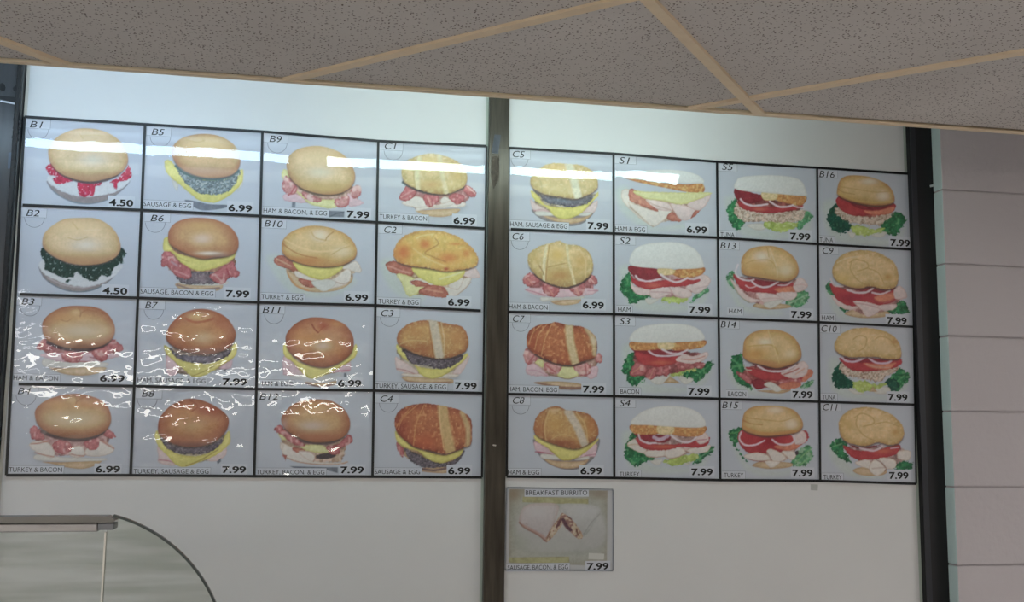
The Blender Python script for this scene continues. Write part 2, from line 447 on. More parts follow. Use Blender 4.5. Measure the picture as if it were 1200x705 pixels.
# style: base, edge colour, edge width, mottle amount, mottle scale, jag amplitude, (speck colour, threshold, scale), vertical shade
ST = {
 'pale':   ((206,166,116), (160,112,80), 85, .05, 60, 0, None, .12),
 'paleb':  ((202,152,106), (150,100,72), 85, .06, 60, 0, None, .05),
 'brown':  ((184,128,88), (130,78,56), 90, .07, 70, 0, None, .06),
 'dkbrown':((176,112,74), (122,68,50), 95, .07, 70, 0, None, .05),
 'bagel':  ((202,158,104), (164,106,64), 60, .10, 45, 0, None, .08),
 'roll':   ((208,164,108), (168,118,74), 50, .13, 30, 2, ((222,186,132), .66, 16), .05),
 'orange': ((204,158,82), (178,112,64), 40, .14, 28, 3, ((222,190,120), .68, 14), .02),
 'croi':   ((178,124,78), (128,78,52), 50, .16, 22, 2, ((208,166,118), .66, 13), .05),
 'croip':  ((196,164,108), (158,124,82), 50, .16, 24, 2, ((216,196,140), .66, 15), .12),
 'croir':  ((160,90,60), (112,56,44), 50, .22, 20, 2, ((206,130,88), .66, 15), .03),
 'stripe': ((196,170,126), (180,140,96), 10, .12, 16, 1, None, 0),
 'under':  ((118,108,108), (96,98,108), 12, .08, 30, 0, None, 0),
 'shadow': ((126,132,146), (150,154,164), 30, .02, 60, 0, None, 0),
 'bottom': ((188,150,116), (150,112,84), 22, .10, 22, 0, None, 0),
 'crust':  ((180,112,66), (150,84,52), 12, .22, 12, 0, ((204,150,92), .62, 14), 0),
 'crustm': ((204,174,116), (196,152,92), 10, .16, 14, 0, None, 0),
 'bread':  ((200,200,197), (186,182,176), 12, .015, 40, 0, None, .03),
 'cream':  ((184,185,189), (170,172,180), 10, .03, 30, 3, None, 0),
 'white':  ((186,182,174), (164,152,138), 8, .04, 30, 0, None, 0),
 'egg':    ((200,186,92), (178,156,66), 14, .08, 26, 2, None, .04),
 'eggp':   ((196,192,120), (176,166,92), 14, .08, 26, 3, None, .03),
 'patty':  ((84,76,84), (62,56,62), 14, .34, 14, 5, ((126,118,124), .66, 10), 0),
 'pattyg': ((98,108,112), (72,82,86), 14, .40, 12, 5, ((160,166,164), .62, 9), 0),
 'bacon':  ((164,88,90), (122,56,60), 13, .22, 16, 4, ((204,140,136), .66, 20), .05),
 'baconp': ((188,120,118), (140,66,70), 16, .20, 18, 4, ((212,172,164), .6, 24), .05),
 'ham':    ((196,154,166), (176,118,130), 10, .08, 22, 3, None, .03),
 'hamp':   ((200,172,170), (184,132,124), 9, .07, 22, 2, None, .03),
 'turkey': ((200,188,178), (176,140,114), 8, .05, 24, 2, None, .03),
 'brownt': ((158,92,78), (124,62,54), 12, .20, 18, 3, None, 0),
 'jam':    ((170,38,62), (140,28,48), 8, .22, 16, 4, ((222,190,200), .74, 10), 0),
 'olive':  ((28,50,44), (22,40,36), 8, .30, 18, 5, ((168,180,176), .78, 11), 0),
 'lettuce':((34,98,60), (22,74,46), 16, .38, 20, 9, ((84,142,92), .66, 15), 0),
 'lettd':  ((18,66,52), (14,54,44), 14, .28, 18, 9, ((48,100,72), .70, 13), 0),
 'lettm':  ((74,128,88), (40,100,64), 14, .36, 20, 7, ((132,168,130), .62, 15), 0),
 'lettl':  ((146,170,78), (118,146,62), 14, .26, 22, 7, ((178,192,120), .66, 17), 0),
 'tomato': ((160,54,58), (136,40,48), 14, .12, 26, 3, None, .04),
 'tomd':   ((122,42,50), (104,34,44), 12, .14, 26, 2, None, 0),
 'tomo':   ((196,104,82), (176,80,66), 10, .14, 20, 2, None, 0),
 'tuna':   ((168,140,122), (136,106,92), 10, .42, 13, 8, ((204,186,166), .58, 11), 0),
 'dark':   ((62,52,56), (62,52,56), 6, .15, 20, 2, None, 0),
 'grey':   ((94,98,108), (84,88,98), 6, .12, 30, 0, None, 0),
 'bplate': ((138,139,130), (128,124,112), 60, .05, 50, 0, None, 0),
 'wood':   ((140,136,98), (130,124,88), 8, .14, 26, 0, None, 0),
 'tort':   ((160,148,148), (142,118,112), 26, .05, 40, 0, None, .1),
 'tortg':  ((152,151,148), (136,136,132), 26, .05, 40, 0, None, .1),
 'fill':   ((164,140,116), (146,110,92), 8, .2, 14, 2, ((104,66,66), .62, 13), 0),
 'plate':  ((166,178,168), (166,178,168), 40, .03, 60, 0, None, 0),
}
BUNS = {'pale','paleb','brown','dkbrown','bagel','roll','orange','croi','croip','croir'}
class Print:
    def __init__(s, gx, gy, seed, bg):
        s.x, s.y, s.seed = gx, gy, seed
        n = fbm(gx/220, gy/220, seed)
        s.c = np.array(bg, float)[None, None, :]*(1+.03*(n-.5))[..., None]
        s.m = np.ones(gx.shape)
    def _blend(s, sl, col, a):
        s.c[sl] = s.c[sl]*(1-a[..., None]) + col*a[..., None]
    def _sl(s, pts, pad):
        x0, y0 = pts.min(0)-pad; x1, y1 = pts.max(0)+pad
        ok = (s.x >= x0) & (s.x <= x1) & (s.y >= y0) & (s.y <= y1)
        r = np.where(ok.any(1))[0]; c = np.where(ok.any(0))[0]
        if len(r) == 0 or len(c) == 0: return None
        return (slice(r[0], r[-1]+1), slice(c[0], c[-1]+1))
    def shape(s, style, pts, alpha=1.0, soft=4.0, smooth=True):
        base, edge, ew, mot, msc, jag, sp, vs_ = ST[style]
        p = spline(pts) if smooth else pts
        sl = s._sl(p, 25)
        if sl is None: return
        x, y = s.x[sl], s.y[sl]; s.seed += 7
        d, ins = seg_dist(x, y, p, True); d = np.where(ins, d, -d)
        if style in BUNS:                                # printed contact shadow below the bun
            d2, in2 = seg_dist(x, y, p+np.array([0, 11.0]), True); d2 = np.where(in2, d2, -d2)
            q = np.clip((d2+7)/14, 0, 1)*.8*np.clip((y-pts[:, 1].mean())/40, 0, 1)
            s._blend(sl, np.array((74, 60, 56), float), q)
        if jag: d = d + jag*2*(fbm(x/14, y/14, s.seed)-.5)*2
        a = np.clip((d+soft)/(2*soft), 0, 1); a = a*a*(3-2*a)
        t = np.clip(d/ew, 0, 1)**.7
        col = np.array(edge, float)*(1-t[..., None]) + np.array(base, float)*t[..., None]
        n = fbm(x/msc, y/msc, s.seed+3)
        if style in BUNS: n = n*.7 + .3*fbm(x/11, y/11, s.seed+4); mot = max(mot, .11)
        col = col*(1+mot*2.2*(n-.5))[..., None]
        col = col*(1+.07*(vnoise(x/9, y/9, s.seed+21)-.5))[..., None]
        if sp:
            k = np.clip((vnoise(x/sp[2], y/sp[2], s.seed+9)-sp[1])/.2, 0, 1)*(.7 if style == 'croir' else .45 if style in BUNS else .75)
            col = col*(1-k[..., None]) + np.array(sp[0], float)*k[..., None]
        if vs_:
            ty = (y-pts[:, 1].min())/max(1, np.ptp(pts[:, 1])); col = col*(1+vs_*(.5-ty)*2)[..., None]
        s.m = np.zeros(s.x.shape); s.m[sl] = a
        s._blend(sl, col, a*alpha)
    def blob(s, x, y, rx, ry, col, alpha, free=False):
        g = np.exp(-(((s.x-x)/rx)**2+((s.y-y)/ry)**2)*1.2)*alpha
        if not free: g = g*s.m
        s._blend((slice(None), slice(None)), np.array(col, float), g)
    def line(s, pts, w, col, alpha=1.0, clip=True, soft=4.0):
        p = spline(pts, False); sl = s._sl(p, w+12)
        if sl is None: return
        x, y = s.x[sl], s.y[sl]
        d, _ = seg_dist(x, y, p, False)
        if w >= 25: soft, alpha = 9.0, alpha*.88
        d = d + (fbm(x/16, y/16, s.seed)-.5)*min(w*.4, 5)
        a = np.clip((w/2-d+soft)/(2*soft), 0, 1)*alpha
        if clip: a = a*s.m[sl]
        cc = np.array(col, float)*np.ones(x.shape)[..., None]
        if w >= 18: cc = cc*(1+.34*(fbm(x/15, y/15, s.seed+2)-.5))[..., None]
        s._blend(sl, cc, a)
def lin_print(c):
    g = c @ np.array([.3,.59,.11]); c = g[..., None] + (c-g[..., None])*SATUR
    c = c*GAIN; c = np.where(c > 178, 178+(c-178)*.6, c)      # soft shoulder, as in a print
    v = np.clip(c, 2, 246)/255.0
    return np.where(v <= 0.04045, v/12.92, ((v+0.055)/1.055)**2.4)*.97

FILL = {'egg','eggp','patty','pattyg','bacon','baconp','ham','hamp','turkey','brownt','tomato','tomd','tomo','tuna'}
def hull(pts):
    pts = sorted(map(tuple, pts))
    def half(ps):
        h = []
        for q in ps:
            while len(h) > 1 and (h[-1][0]-h[-2][0])*(q[1]-h[-2][1])-(h[-1][1]-h[-2][1])*(q[0]-h[-2][0]) <= 0: h.pop()
            h.append(q)
        return h
    a, b = half(pts), half(pts[::-1]); return np.array(a[:-1]+b[:-1])
def paint(pr, ops):
    """ops: one instruction per line.
       style points          filled outline
       ^ x,y rx,ry col a     soft blotch inside the last outline   (@ = not clipped)
       ~ w col a points      stroke inside the last outline        (= not clipped)"""
    lines = ops.strip().splitlines()
    fills = [l.split() for l in lines if l.split()[0].rstrip('!%') in FILL]
    done = len(fills) < 3
    for ln in lines:
        tk = ln.split()
        if not tk: continue
        if not done and tk[0].rstrip('!%') in FILL:
            # the shaded inside of the sandwich, behind the separate fillings
            allp = np.concatenate([P(' '.join(f[1:])) for f in fills]); h = hull(allp); c0 = h.mean(0)
            col = np.mean([ST[f[0].rstrip('!%')][0] for f in fills], axis=0)
            ST['inside'] = (tuple(col*.80), tuple(col*.60), 30, .30, 26, 5, (tuple(col*1.1), .62, 22), -.1)
            pr.shape('inside', c0+(h-c0)*np.array([.86, .84]), soft=6.0, smooth=True); done = True
        if tk[0] in '^@':
            x, y = map(float, tk[1].split(',')); rx, ry = map(float, tk[2].split(','))
            pr.blob(x, y, rx, ry, [float(q) for q in tk[3].split(',')], float(tk[4]), tk[0] == '@')
        elif tk[0] in '~=':
            pr.line(P(' '.join(tk[4:])), float(tk[1]), [float(q) for q in tk[2].split(',')], float(tk[3]), tk[0] == '~')
        else:
            nm = tk[0]; hard = nm.endswith('!'); sf = nm.endswith('%'); nm = nm.rstrip('!%')
            pr.shape(nm, P(' '.join(tk[1:])), alpha=.75 if sf else 1.0, soft=28.0 if sf else 4.0, smooth=not hard)

# ------------------------------------------------------------------ the food photographs on the left board
ART = {}
ART['B1'] = '''
under 205,480 240,545 300,592 400,635 500,642 600,622 680,582 760,512 775,475 690,520 480,560 300,520
~ 8 96,112,122 .9 250,555 330,610 440,638 540,640 640,610
cream 203,468 250,440 400,470 560,480 700,480 782,450 772,490 690,552 600,578 480,594 350,568 250,520
= 7 120,104,104 .7 430,590 520,596 610,582 630,570
jam 200,385 230,360 280,400 360,450 380,480 330,500 270,500 245,470 270,452 230,440 210,415
jam 420,480 490,490 580,490 570,515 540,520 525,580 440,588 420,540
jam 640,490 700,455 745,410 768,370 790,445 750,480 695,490 690,530 675,535 660,500
= 16 74,66,74 .9 300,430 360,462 430,485 520,494 610,478 690,442
pale 215,300 225,240 290,170 400,125 500,120 600,140 690,190 745,260 765,330 745,390 690,440 600,470 500,485 400,470 300,430 240,370
^ 525,335 95,42 206,200,180 .6
^ 480,180 190,50 216,180,126 .5
^ 480,455 220,40 150,112,86 .5
~ 6 184,138,86 .5 425,150 455,190
~ 6 184,138,86 .4 440,172 520,166 600,172
'''
ART['B5'] = '''
grey 330,585 400,590 500,612 622,618 600,640 470,655 400,635
white! 240,430 290,480 280,525 255,490
white! 735,430 730,480 695,525 700,480
egg 195,320 230,312 300,380 420,430 540,450 660,430 725,370 735,420 715,480 650,545 560,595 500,600 430,585 360,530 300,480 240,430 205,390
~ 6 150,136,70 .6 240,430 300,482 360,530 430,585
pattyg 265,340 300,380 400,425 520,450 640,435 708,385 700,430 660,500 590,540 520,548 430,535 350,480 310,430
= 16 48,76,80 .9 270,350 320,392 400,425 520,444 640,425 705,382
paleb 240,250 265,195 330,150 450,128 560,140 650,185 705,250 715,310 695,375 640,415 540,430 430,420 330,380 265,320
^ 470,200 180,55 216,176,112 .8
^ 480,380 220,38 160,116,98 .7
~ 6 180,132,80 .6 345,170 420,185 470,172
~ 6 180,132,80 .6 450,150 462,180
^ 690,240 20,70 190,184,150 .5
'''
ART['B9'] = '''
grey! 248,540 272,540 270,582 246,582
grey! 500,598 608,603 606,642 500,640
= 6 60,70,78 .7 510,640 550,620 604,608
ham 190,490 260,480 340,520 330,545 250,535 195,525
ham 630,480 690,510 740,545 700,562 640,565
eggp 175,340 200,310 230,360 200,400 180,370
eggp 270,450 330,490 440,520 540,525 560,570 500,582 430,570 370,550 300,490
baconp 185,400 205,360 280,430 270,480 220,490 180,445
~ 10 150,60,64 .7 270,430 240,480
baconp 330,470 440,515 430,540 370,530 325,500
baconp 540,530 600,500 640,500 640,550 600,578 555,570
~ 8 150,60,64 .6 545,540 560,570
baconp 650,460 690,420 725,440 720,490 680,515 655,495
= 14 96,84,70 .8 300,440 400,482 500,492 600,478
pale 210,280 230,220 300,170 420,152 530,175 610,220 660,290 682,350 670,410 620,460 530,487 430,480 330,450 260,400 222,340
^ 440,335 95,42 200,196,166 .6
^ 420,230 170,60 214,180,120 .6
^ 470,440 200,50 184,140,88 .6
'''
ART['C1'] = '''
shadow% 250,500 300,520 380,560 420,590 560,598 650,560 690,500 500,500
bottom 335,540 400,535 520,528 640,528 600,565 520,583 430,578 370,560
turkey 245,480 330,440 400,460 480,500 560,470 665,480 670,510 560,520 430,525 340,545 330,520 260,500
= 4 150,128,100 .7 330,520 420,512 560,505 590,495
turkey 500,470 530,440 570,450 580,470 520,492
= 4 130,104,90 .8 505,485 510,455 540,442 570,460
bacon 220,450 250,400 270,370 340,385 320,450 260,475
~ 10 196,130,126 .7 235,445 280,420 330,395
bacon 385,440 420,420 490,430 485,480 430,515 400,490
~ 12 206,142,130 .7 420,450 440,500
bacon 560,440 600,420 665,435 665,470 620,500 580,470
bacon 660,390 685,360 740,400 750,435 715,445 680,420
~ 8 212,170,164 .7 690,370 745,420
= 22 50,60,64 .9 250,345 340,392 450,420 560,414 660,380
croip 240,240 260,205 330,170 440,145 540,165 620,200 670,245 690,310 670,370 620,400 540,425 450,420 360,395 290,365 245,320
~ 34 206,206,156 .8 360,180 345,280 350,390
~ 6 140,106,70 .6 338,190 322,290 335,380
~ 30 208,200,150 .8 500,160 510,250 545,420
^ 430,210 60,50 212,176,104 .8
^ 440,360 90,40 164,116,74 .8
^ 620,280 50,70 190,140,82 .6
~ 5 150,112,70 .5 570,190 640,270 650,370
~ 5 220,200,150 .5 600,200 665,290
'''
ART['B2'] = '''
under 265,480 300,560 380,620 480,655 600,657 700,622 780,560 838,478 700,540 560,580 420,560 320,520
~ 9 84,98,108 .9 330,590 430,642 540,660 650,642 720,605
~ 10 168,150,150 .6 330,560 450,612 600,625 720,575
cream 268,475 310,430 500,480 700,500 842,468 812,530 720,590 600,622 480,610 360,565 295,525
olive 275,385 300,355 380,420 520,470 680,455 800,400 835,355 868,395 845,430 850,460 820,465 780,500 770,540 740,550 700,545 665,580 610,575 560,545 525,520 500,555 430,555 350,525 310,500 305,450 290,420
olive 455,585 470,574 482,580 470,592
pale 293,300 310,250 370,195 450,155 560,148 660,152 740,190 800,250 830,330 820,390 770,435 680,465 560,472 450,450 350,400 300,350
^ 590,335 100,42 214,200,184 .75
^ 540,215 200,50 214,172,114 .7
^ 560,430 260,44 164,112,80 .6
~ 6 178,130,80 .6 500,180 535,225
~ 6 170,124,80 .6 470,285 540,300 600,280
~ 5 226,190,140 .6 580,235 680,230
'''
ART['B6'] = '''
bottom 330,600 480,608 640,600 640,640 560,655 430,650 360,640
~ 10 96,80,84 .8 340,610 460,640 630,630
white 350,585 500,600 680,585 660,610 500,614 370,604
patty 300,470 420,510 600,520 680,500 700,560 620,600 480,605 360,590
^ 510,560 60,40 140,116,116 .5
bacon 240,390 290,380 340,440 420,490 440,550 400,570 330,545 300,510 270,480 230,480
~ 14 148,132,140 .6 300,450 340,480
~ 10 196,130,126 .7 320,510 420,550
bacon 600,520 660,480 720,450 740,490 768,525 750,555 700,560 660,600 620,600 560,550
~ 12 190,140,132 .7 600,540 650,590
~ 10 128,44,58 .7 680,500 700,550
egg 245,300 280,280 310,370 400,410 540,430 660,420 735,380 725,430 640,480 560,505 500,515 430,495 360,450 320,400 290,380 245,370
~ 7 150,130,66 .6 300,370 350,420 420,450
brown 275,290 285,230 330,180 410,152 500,148 600,160 690,200 745,260 762,320 745,380 690,410 600,420 520,430 440,410 350,370 290,330
^ 510,292 70,38 206,176,150 .8
^ 500,200 150,40 198,140,88 .6
^ 560,392 90,14 226,206,190 .9
^ 640,410 90,20 120,110,112 .5
'''
ART['B10'] = '''
plate% 130,430 250,420 330,600 600,660 700,560 740,600 560,690 300,660
bottom 265,500 330,540 450,600 600,620 715,540 715,590 640,640 520,660 400,650 310,600
~ 12 190,112,66 .7 275,530 330,610 420,650
brownt 180,435 230,405 290,430 340,500 330,520 270,495 205,475
~ 10 206,160,130 .6 200,430 300,480
turkey 650,490 740,445 780,490 775,525 700,510
turkey 330,510 420,550 520,580 600,560 680,500 715,520 700,590 640,620 560,640 520,655 470,620 440,585 340,555
= 5 140,96,80 .8 550,560 640,600 700,590
= 5 150,110,90 .7 340,560 430,582 520,580
brownt 350,570 430,580 470,625 400,620
white 440,590 560,570 610,600 525,655
egg 315,450 420,480 560,490 660,470 640,510 560,560 500,572 420,550 350,510
bagel 237,350 245,300 300,245 400,207 500,203 600,225 690,270 745,340 750,400 720,440 640,475 520,485 400,470 290,430 245,390
^ 420,440 180,36 176,104,62 .8
~ 7 150,88,52 .8 243,325 300,370 380,405 480,425
~ 12 220,176,116 .7 260,300 360,350 480,380 620,370
^ 500,268 56,40 216,196,166 .9
~ 7 150,96,60 .8 540,300 552,275 590,245
~ 7 170,116,70 .6 440,245 470,285 540,303
^ 650,380 70,40 208,184,140 .7
~ 4 150,104,64 .6 580,400 650,360 700,345
'''
ART['C2'] = '''
plate% 90,450 200,440 240,600 400,690 300,720 150,620
brownt 130,465 200,445 310,490 310,550 250,540 160,520
~ 10 196,130,120 .7 150,480 230,510 300,530
eggp 205,535 300,550 400,620 290,690 240,600
turkey 300,580 380,560 480,600 560,620 680,560 720,560 690,620 620,680 560,690 540,640 420,630 310,610
brownt 300,585 360,580 440,615 340,620
brownt 355,660 420,615 520,620 560,690 450,690
~ 9 204,140,116 .7 400,640 520,660
hamp 660,535 740,490 775,555 700,560
turkey 560,610 660,555 640,630 600,640
= 5 150,110,90 .7 620,680 680,630 715,590
egg 310,490 430,500 560,510 665,500 660,550 580,600 490,615 400,580 340,540
~ 12 214,206,150 .5 500,570 600,540 655,520
orange 183,390 200,330 260,270 350,240 430,232 540,245 640,285 710,340 760,410 760,465 720,490 640,505 540,515 430,495 310,480 220,455 190,420
^ 250,385 70,75 190,88,52 .85
^ 400,330 55,48 196,96,56 .85
^ 560,425 105,55 196,98,58 .8
^ 685,392 40,42 196,104,60 .8
^ 610,328 60,14 196,104,60 .8
~ 7 150,92,56 .7 470,290 490,330 400,385 440,410 540,450
~ 10 214,190,116 .7 340,290 380,270 460,260
~ 9 214,184,120 .6 320,360 420,430 540,480
^ 545,500 20,14 150,60,44 .9
'''
ART['B3'] = '''
shadow% 305,470 330,560 450,595 580,608 680,590 740,530 560,560
bottom 340,530 420,535 560,530 730,530 680,570 570,588 460,580 380,555
white 305,470 420,490 620,490 740,500 720,525 560,530 400,530 300,520
ham 290,440 420,430 640,430 800,440 810,460 700,480 560,490 420,490 300,460
bacon 255,385 305,330 370,390 340,415 270,410
bacon 430,430 490,410 570,430 555,480 520,500 470,495 430,470
= 7 128,62,66 .8 500,495 560,490 620,496
bacon 640,410 700,390 745,400 740,470 690,490 640,450
= 7 128,62,66 .8 620,460 700,480
bacon 740,370 780,335 845,385 845,415 800,420
= 24 66,50,56 .9 330,360 430,398 560,412 690,388 750,350
brown 290,250 305,200 360,150 450,112 570,107 670,120 740,160 785,230 790,290 760,345 690,385 580,400 470,395 380,370 310,325
^ 560,280 210,60 198,172,134 .85
^ 430,180 130,45 194,126,82 .6
~ 6 120,74,52 .8 540,122 556,150 553,178
^ 525,150 40,26 210,160,110 .7
~ 6 140,86,60 .6 555,160 600,135 650,145
~ 5 150,98,66 .7 420,200 460,215 490,195
^ 550,385 200,20 120,90,74 .6
^ 385,305 10,10 170,100,72 .7
'''
ART['B7'] = '''
ham 262,445 300,470 350,530 320,585 270,570
ham 630,530 712,475 710,530 670,545
grey! 660,545 676,542 678,560 664,560
egg 250,380 290,400 340,470 470,500 600,480 700,400 745,360 750,420 720,470 640,520 540,580 450,597 380,540 310,480 260,430
~ 6 130,100,56 .7 440,592 540,550 640,490
patty 290,400 360,440 480,450 600,440 710,400 690,450 600,495 480,505 370,480 320,450
^ 480,470 150,30 110,112,128 .4
dkbrown 262,310 290,240 360,170 440,135 520,128 600,145 680,190 730,260 742,310 710,380 640,420 540,440 430,430 340,400 280,360
^ 480,178 85,30 202,146,96 .85
~ 16 150,72,50 .6 400,195 450,218 520,215 590,195
~ 6 130,70,48 .7 505,190 525,180 530,165
^ 520,330 80,50 198,152,118 .7
^ 360,280 80,50 188,118,74 .5
^ 640,230 60,50 150,80,54 .5
^ 520,425 200,24 110,84,80 .6
'''
ART['B11'] = '''
ham 250,450 330,520 380,580 260,582 245,560
ham 590,555 700,490 705,555 620,562
= 6 170,60,84 .7 620,556 700,550
grey! 664,570 680,568 678,598 664,600
white% 300,590 400,570 560,590 640,580 600,620 450,625
bottom 400,630 520,640 610,622 600,650 500,665 420,650
= 9 84,70,84 .8 400,640 500,662 606,640
egg 245,380 270,370 330,480 480,530 600,520 700,440 745,370 755,430 720,480 640,530 540,580 450,610 390,580 320,500 255,450
~ 7 120,92,50 .8 540,578 640,528 715,480
dkbrown 262,340 275,290 330,230 410,192 490,186 590,200 670,235 715,290 732,350 720,420 670,475 590,515 520,530 430,515 350,475 280,410
^ 515,382 70,38 204,172,146 .8
^ 400,320 100,60 186,112,68 .5
^ 525,245 45,34 138,62,44 .8
~ 8 112,48,38 .8 445,235 465,270 488,290
~ 6 140,66,44 .7 490,288 520,255 560,240
^ 620,230 60,30 196,124,72 .5
'''
ART['C3'] = '''
shadow% 230,570 280,640 460,655 600,640 640,580 500,590
bottom 250,592 400,600 580,610 585,640 480,640 320,635 260,620
~ 8 110,76,66 .7 270,625 400,638 580,630
hamp 195,460 220,470 300,520 350,560 330,580 220,555 200,530
= 7 150,84,84 .8 205,540 260,550 330,575
hamp 590,565 700,450 695,490 650,570 620,575
turkey 250,570 350,575 610,575 610,598 480,605 260,590
= 5 150,120,100 .6 265,590 400,600 600,596
egg 205,370 260,410 320,510 480,540 600,490 690,430 680,470 600,540 520,590 440,608 370,580 330,520 250,465 210,420
~ 6 120,104,60 .7 370,585 450,608 540,580 620,520
patty 240,400 330,430 450,465 560,470 660,440 640,490 580,525 500,545 410,520 300,500 270,450
~ 8 48,40,46 .8 250,410 330,440 450,472 560,475 650,450
croi 205,330 225,280 290,230 390,205 480,212 560,230 640,245 685,290 698,350 685,410 640,440 560,465 450,465 350,440 270,405 220,375
^ 330,280 90,55 178,112,66 .6
^ 620,320 60,80 172,106,64 .6
^ 380,400 90,40 132,78,50 .7
~ 60 188,176,152 .95 455,215 475,310 500,460
~ 5 210,182,140 .8 510,220 530,330 530,450
~ 5 200,160,110 .8 230,370 300,345 410,350
~ 5 116,72,46 .7 425,220 440,330 460,460
'''
ART['B4'] = '''
shadow% 230,490 250,560 360,590 470,628 580,625 650,600 730,550 480,560
bottom 290,562 420,565 560,560 700,555 640,595 560,612 450,600 370,580
white 260,510 420,530 600,535 730,540 700,556 480,560 250,550
turkey 205,440 260,420 330,430 370,480 380,510 360,535 290,515 220,475
= 9 150,84,72 .8 215,440 270,435 330,420
= 8 150,88,76 .8 240,500 300,515 370,528
turkey 480,470 560,455 585,500 570,530 490,525
= 8 156,92,80 .8 490,510 540,520 580,522
turkey 590,480 690,420 780,460 770,500 690,525 600,520
= 12 156,92,84 .8 700,420 740,445 782,470
bacon 205,350 240,315 300,370 300,410 225,405
bacon 370,430 440,415 495,450 480,495 430,510 375,480
bacon 580,430 640,400 685,410 680,460 640,485 595,465
bacon 705,365 745,335 795,385 780,400 740,395
= 24 70,52,54 .9 290,355 380,392 520,414 640,396 710,355
brown 240,240 255,190 320,140 420,105 500,95 580,100 680,130 740,180 765,250 755,310 710,360 630,390 530,402 420,390 330,360 265,310
^ 510,270 210,60 198,172,130 .85
^ 380,170 130,45 198,132,86 .6
~ 6 120,74,52 .8 515,110 528,135 524,165
^ 495,138 40,26 210,162,112 .7
~ 6 140,86,60 .6 530,150 580,118 620,125
^ 520,388 200,20 124,92,76 .6
^ 600,170 90,30 190,116,72 .6
'''
ART['B8'] = '''
hamp 205,460 270,510 330,585 220,572 210,520
= 7 164,66,76 .7 215,550 280,556 340,580
hamp 550,545 665,460 675,510 620,555
grey! 612,560 640,535 640,560 618,580
egg 185,380 205,350 250,440 350,510 500,520 620,460 690,350 705,400 690,450 600,520 500,560 420,592 340,590 270,520 205,450
~ 7 120,96,50 .8 400,590 500,550 620,480
patty 225,400 300,440 420,465 550,450 645,410 630,450 550,500 450,510 350,505 270,470
dkbrown 207,310 225,250 290,180 370,140 430,128 510,140 600,180 670,230 695,280 680,340 630,400 560,440 450,460 350,450 270,420 215,370
^ 560,205 100,38 148,72,54 .8
^ 440,320 110,50 190,140,100 .6
^ 330,220 80,50 184,112,66 .6
~ 6 120,60,44 .6 430,140 480,180 440,215
^ 450,445 200,22 104,72,66 .6
'''
ART['B12'] = '''
turkey 230,430 300,460 400,520 480,560 600,570 690,560 640,582 500,582 360,570 260,530 235,480
= 6 150,92,76 .8 240,520 340,560 480,580 620,580 690,565
turkey! 225,430 250,450 240,490 225,470
brownt! 238,505 270,520 262,555
brownt 310,465 400,480 462,525 400,505 330,495
dark 470,520 560,500 612,520 560,542 480,540
turkey 350,490 430,488 470,520 455,560 400,540
= 6 150,92,80 .8 360,490 430,495 465,525 455,560
eggp 205,350 240,330 280,400 240,410
eggp 370,455 500,445 565,492 520,502 420,490
bacon 185,335 225,310 270,350 380,430 385,455 310,440 250,390 200,360
bacon 540,460 630,440 690,375 725,410 710,440 640,470 630,505 580,510
~ 8 206,150,132 .7 560,470 600,500
grey! 290,592 545,600 622,600 622,640 545,620 320,606
= 18 80,66,72 .8 370,420 460,436 560,436 630,412
brown 232,280 250,230 310,170 400,138 480,132 580,145 660,195 700,260 705,320 680,375 620,410 530,428 430,425 340,390 270,345
^ 450,315 110,40 190,166,152 .7
^ 470,180 150,38 192,132,80 .7
~ 5 150,96,60 .6 400,165 440,185 480,165
^ 480,395 160,30 146,90,68 .6
^ 250,310 30,50 160,130,130 .6
'''
ART['C4'] = '''
bacon 205,430 250,470 245,535 215,490
bottom 380,605 550,597 546,640 380,630
~ 16 78,62,66 .8 380,612 460,622 546,608
patty 255,470 330,500 420,545 520,570 600,550 665,480 655,530 600,580 500,600 430,605 350,590 290,540
egg 195,350 240,390 300,450 400,490 540,520 660,470 640,520 560,560 500,570 420,545 350,490 260,465 205,420
~ 6 120,104,64 .7 205,425 270,468 350,492 430,550 510,572
croir 190,285 215,220 280,180 380,162 470,168 540,182 620,200 690,240 720,290 722,370 715,440 670,465 600,490 530,508 430,485 330,460 260,410 205,355
^ 240,330 60,90 120,48,38 .6
^ 400,420 100,60 176,76,50 .6
~ 70 192,150,100 .95 520,185 535,300 575,490
~ 34 188,152,108 .9 655,225 695,330 695,450
~ 5 226,176,120 .8 500,180 505,300 530,480
~ 5 206,136,84 .8 350,170 250,260 215,340
~ 5 206,136,84 .8 395,170 340,300 320,450
~ 4 206,136,84 .7 300,190 240,260 200,330
~ 5 134,74,46 .7 565,200 600,330 640,460
'''

# ------------------------------------------------------------------ the food photographs on the right board
ART['C5'] = '''
under 235,470 260,520 330,556 420,582 520,585 600,552 650,480 480,520
bottom 290,510 400,530 560,530 640,500 590,545 500,570 400,560
hamp 215,400 250,430 350,490 330,500 240,480 220,440
= 7 170,110,114 .8 240,480 300,475 350,492
hamp 575,490 675,410 655,490 610,495
white 250,488 350,490 385,512 270,515
white 540,505 640,490 612,515 560,515
egg 218,340 270,380 320,440 480,460 620,420 678,350 680,380 640,420 560,500 480,535 420,535 370,510 340,470 260,420 225,380
~ 6 130,120,70 .7 370,515 450,540 540,512
patty 230,330 300,370 420,395 540,395 640,370 625,420 560,445 490,458 400,440 330,430 290,390
^ 460,410 170,30 96,112,124 .6
croip 212,270 250,215 320,165 400,152 480,160 560,165 630,200 670,250 680,300 665,340 600,375 520,400 420,385 310,365 235,325
^ 370,190 80,40 206,160,94 .7
^ 620,210 50,60 206,164,98 .6
^ 420,345 110,40 178,150,98 .6
~ 50 204,204,176 .9 480,165 510,260 545,395
~ 6 110,110,104 .7 240,335 310,368 420,390 520,402
~ 6 150,132,96 .6 260,230 290,300 290,360
'''
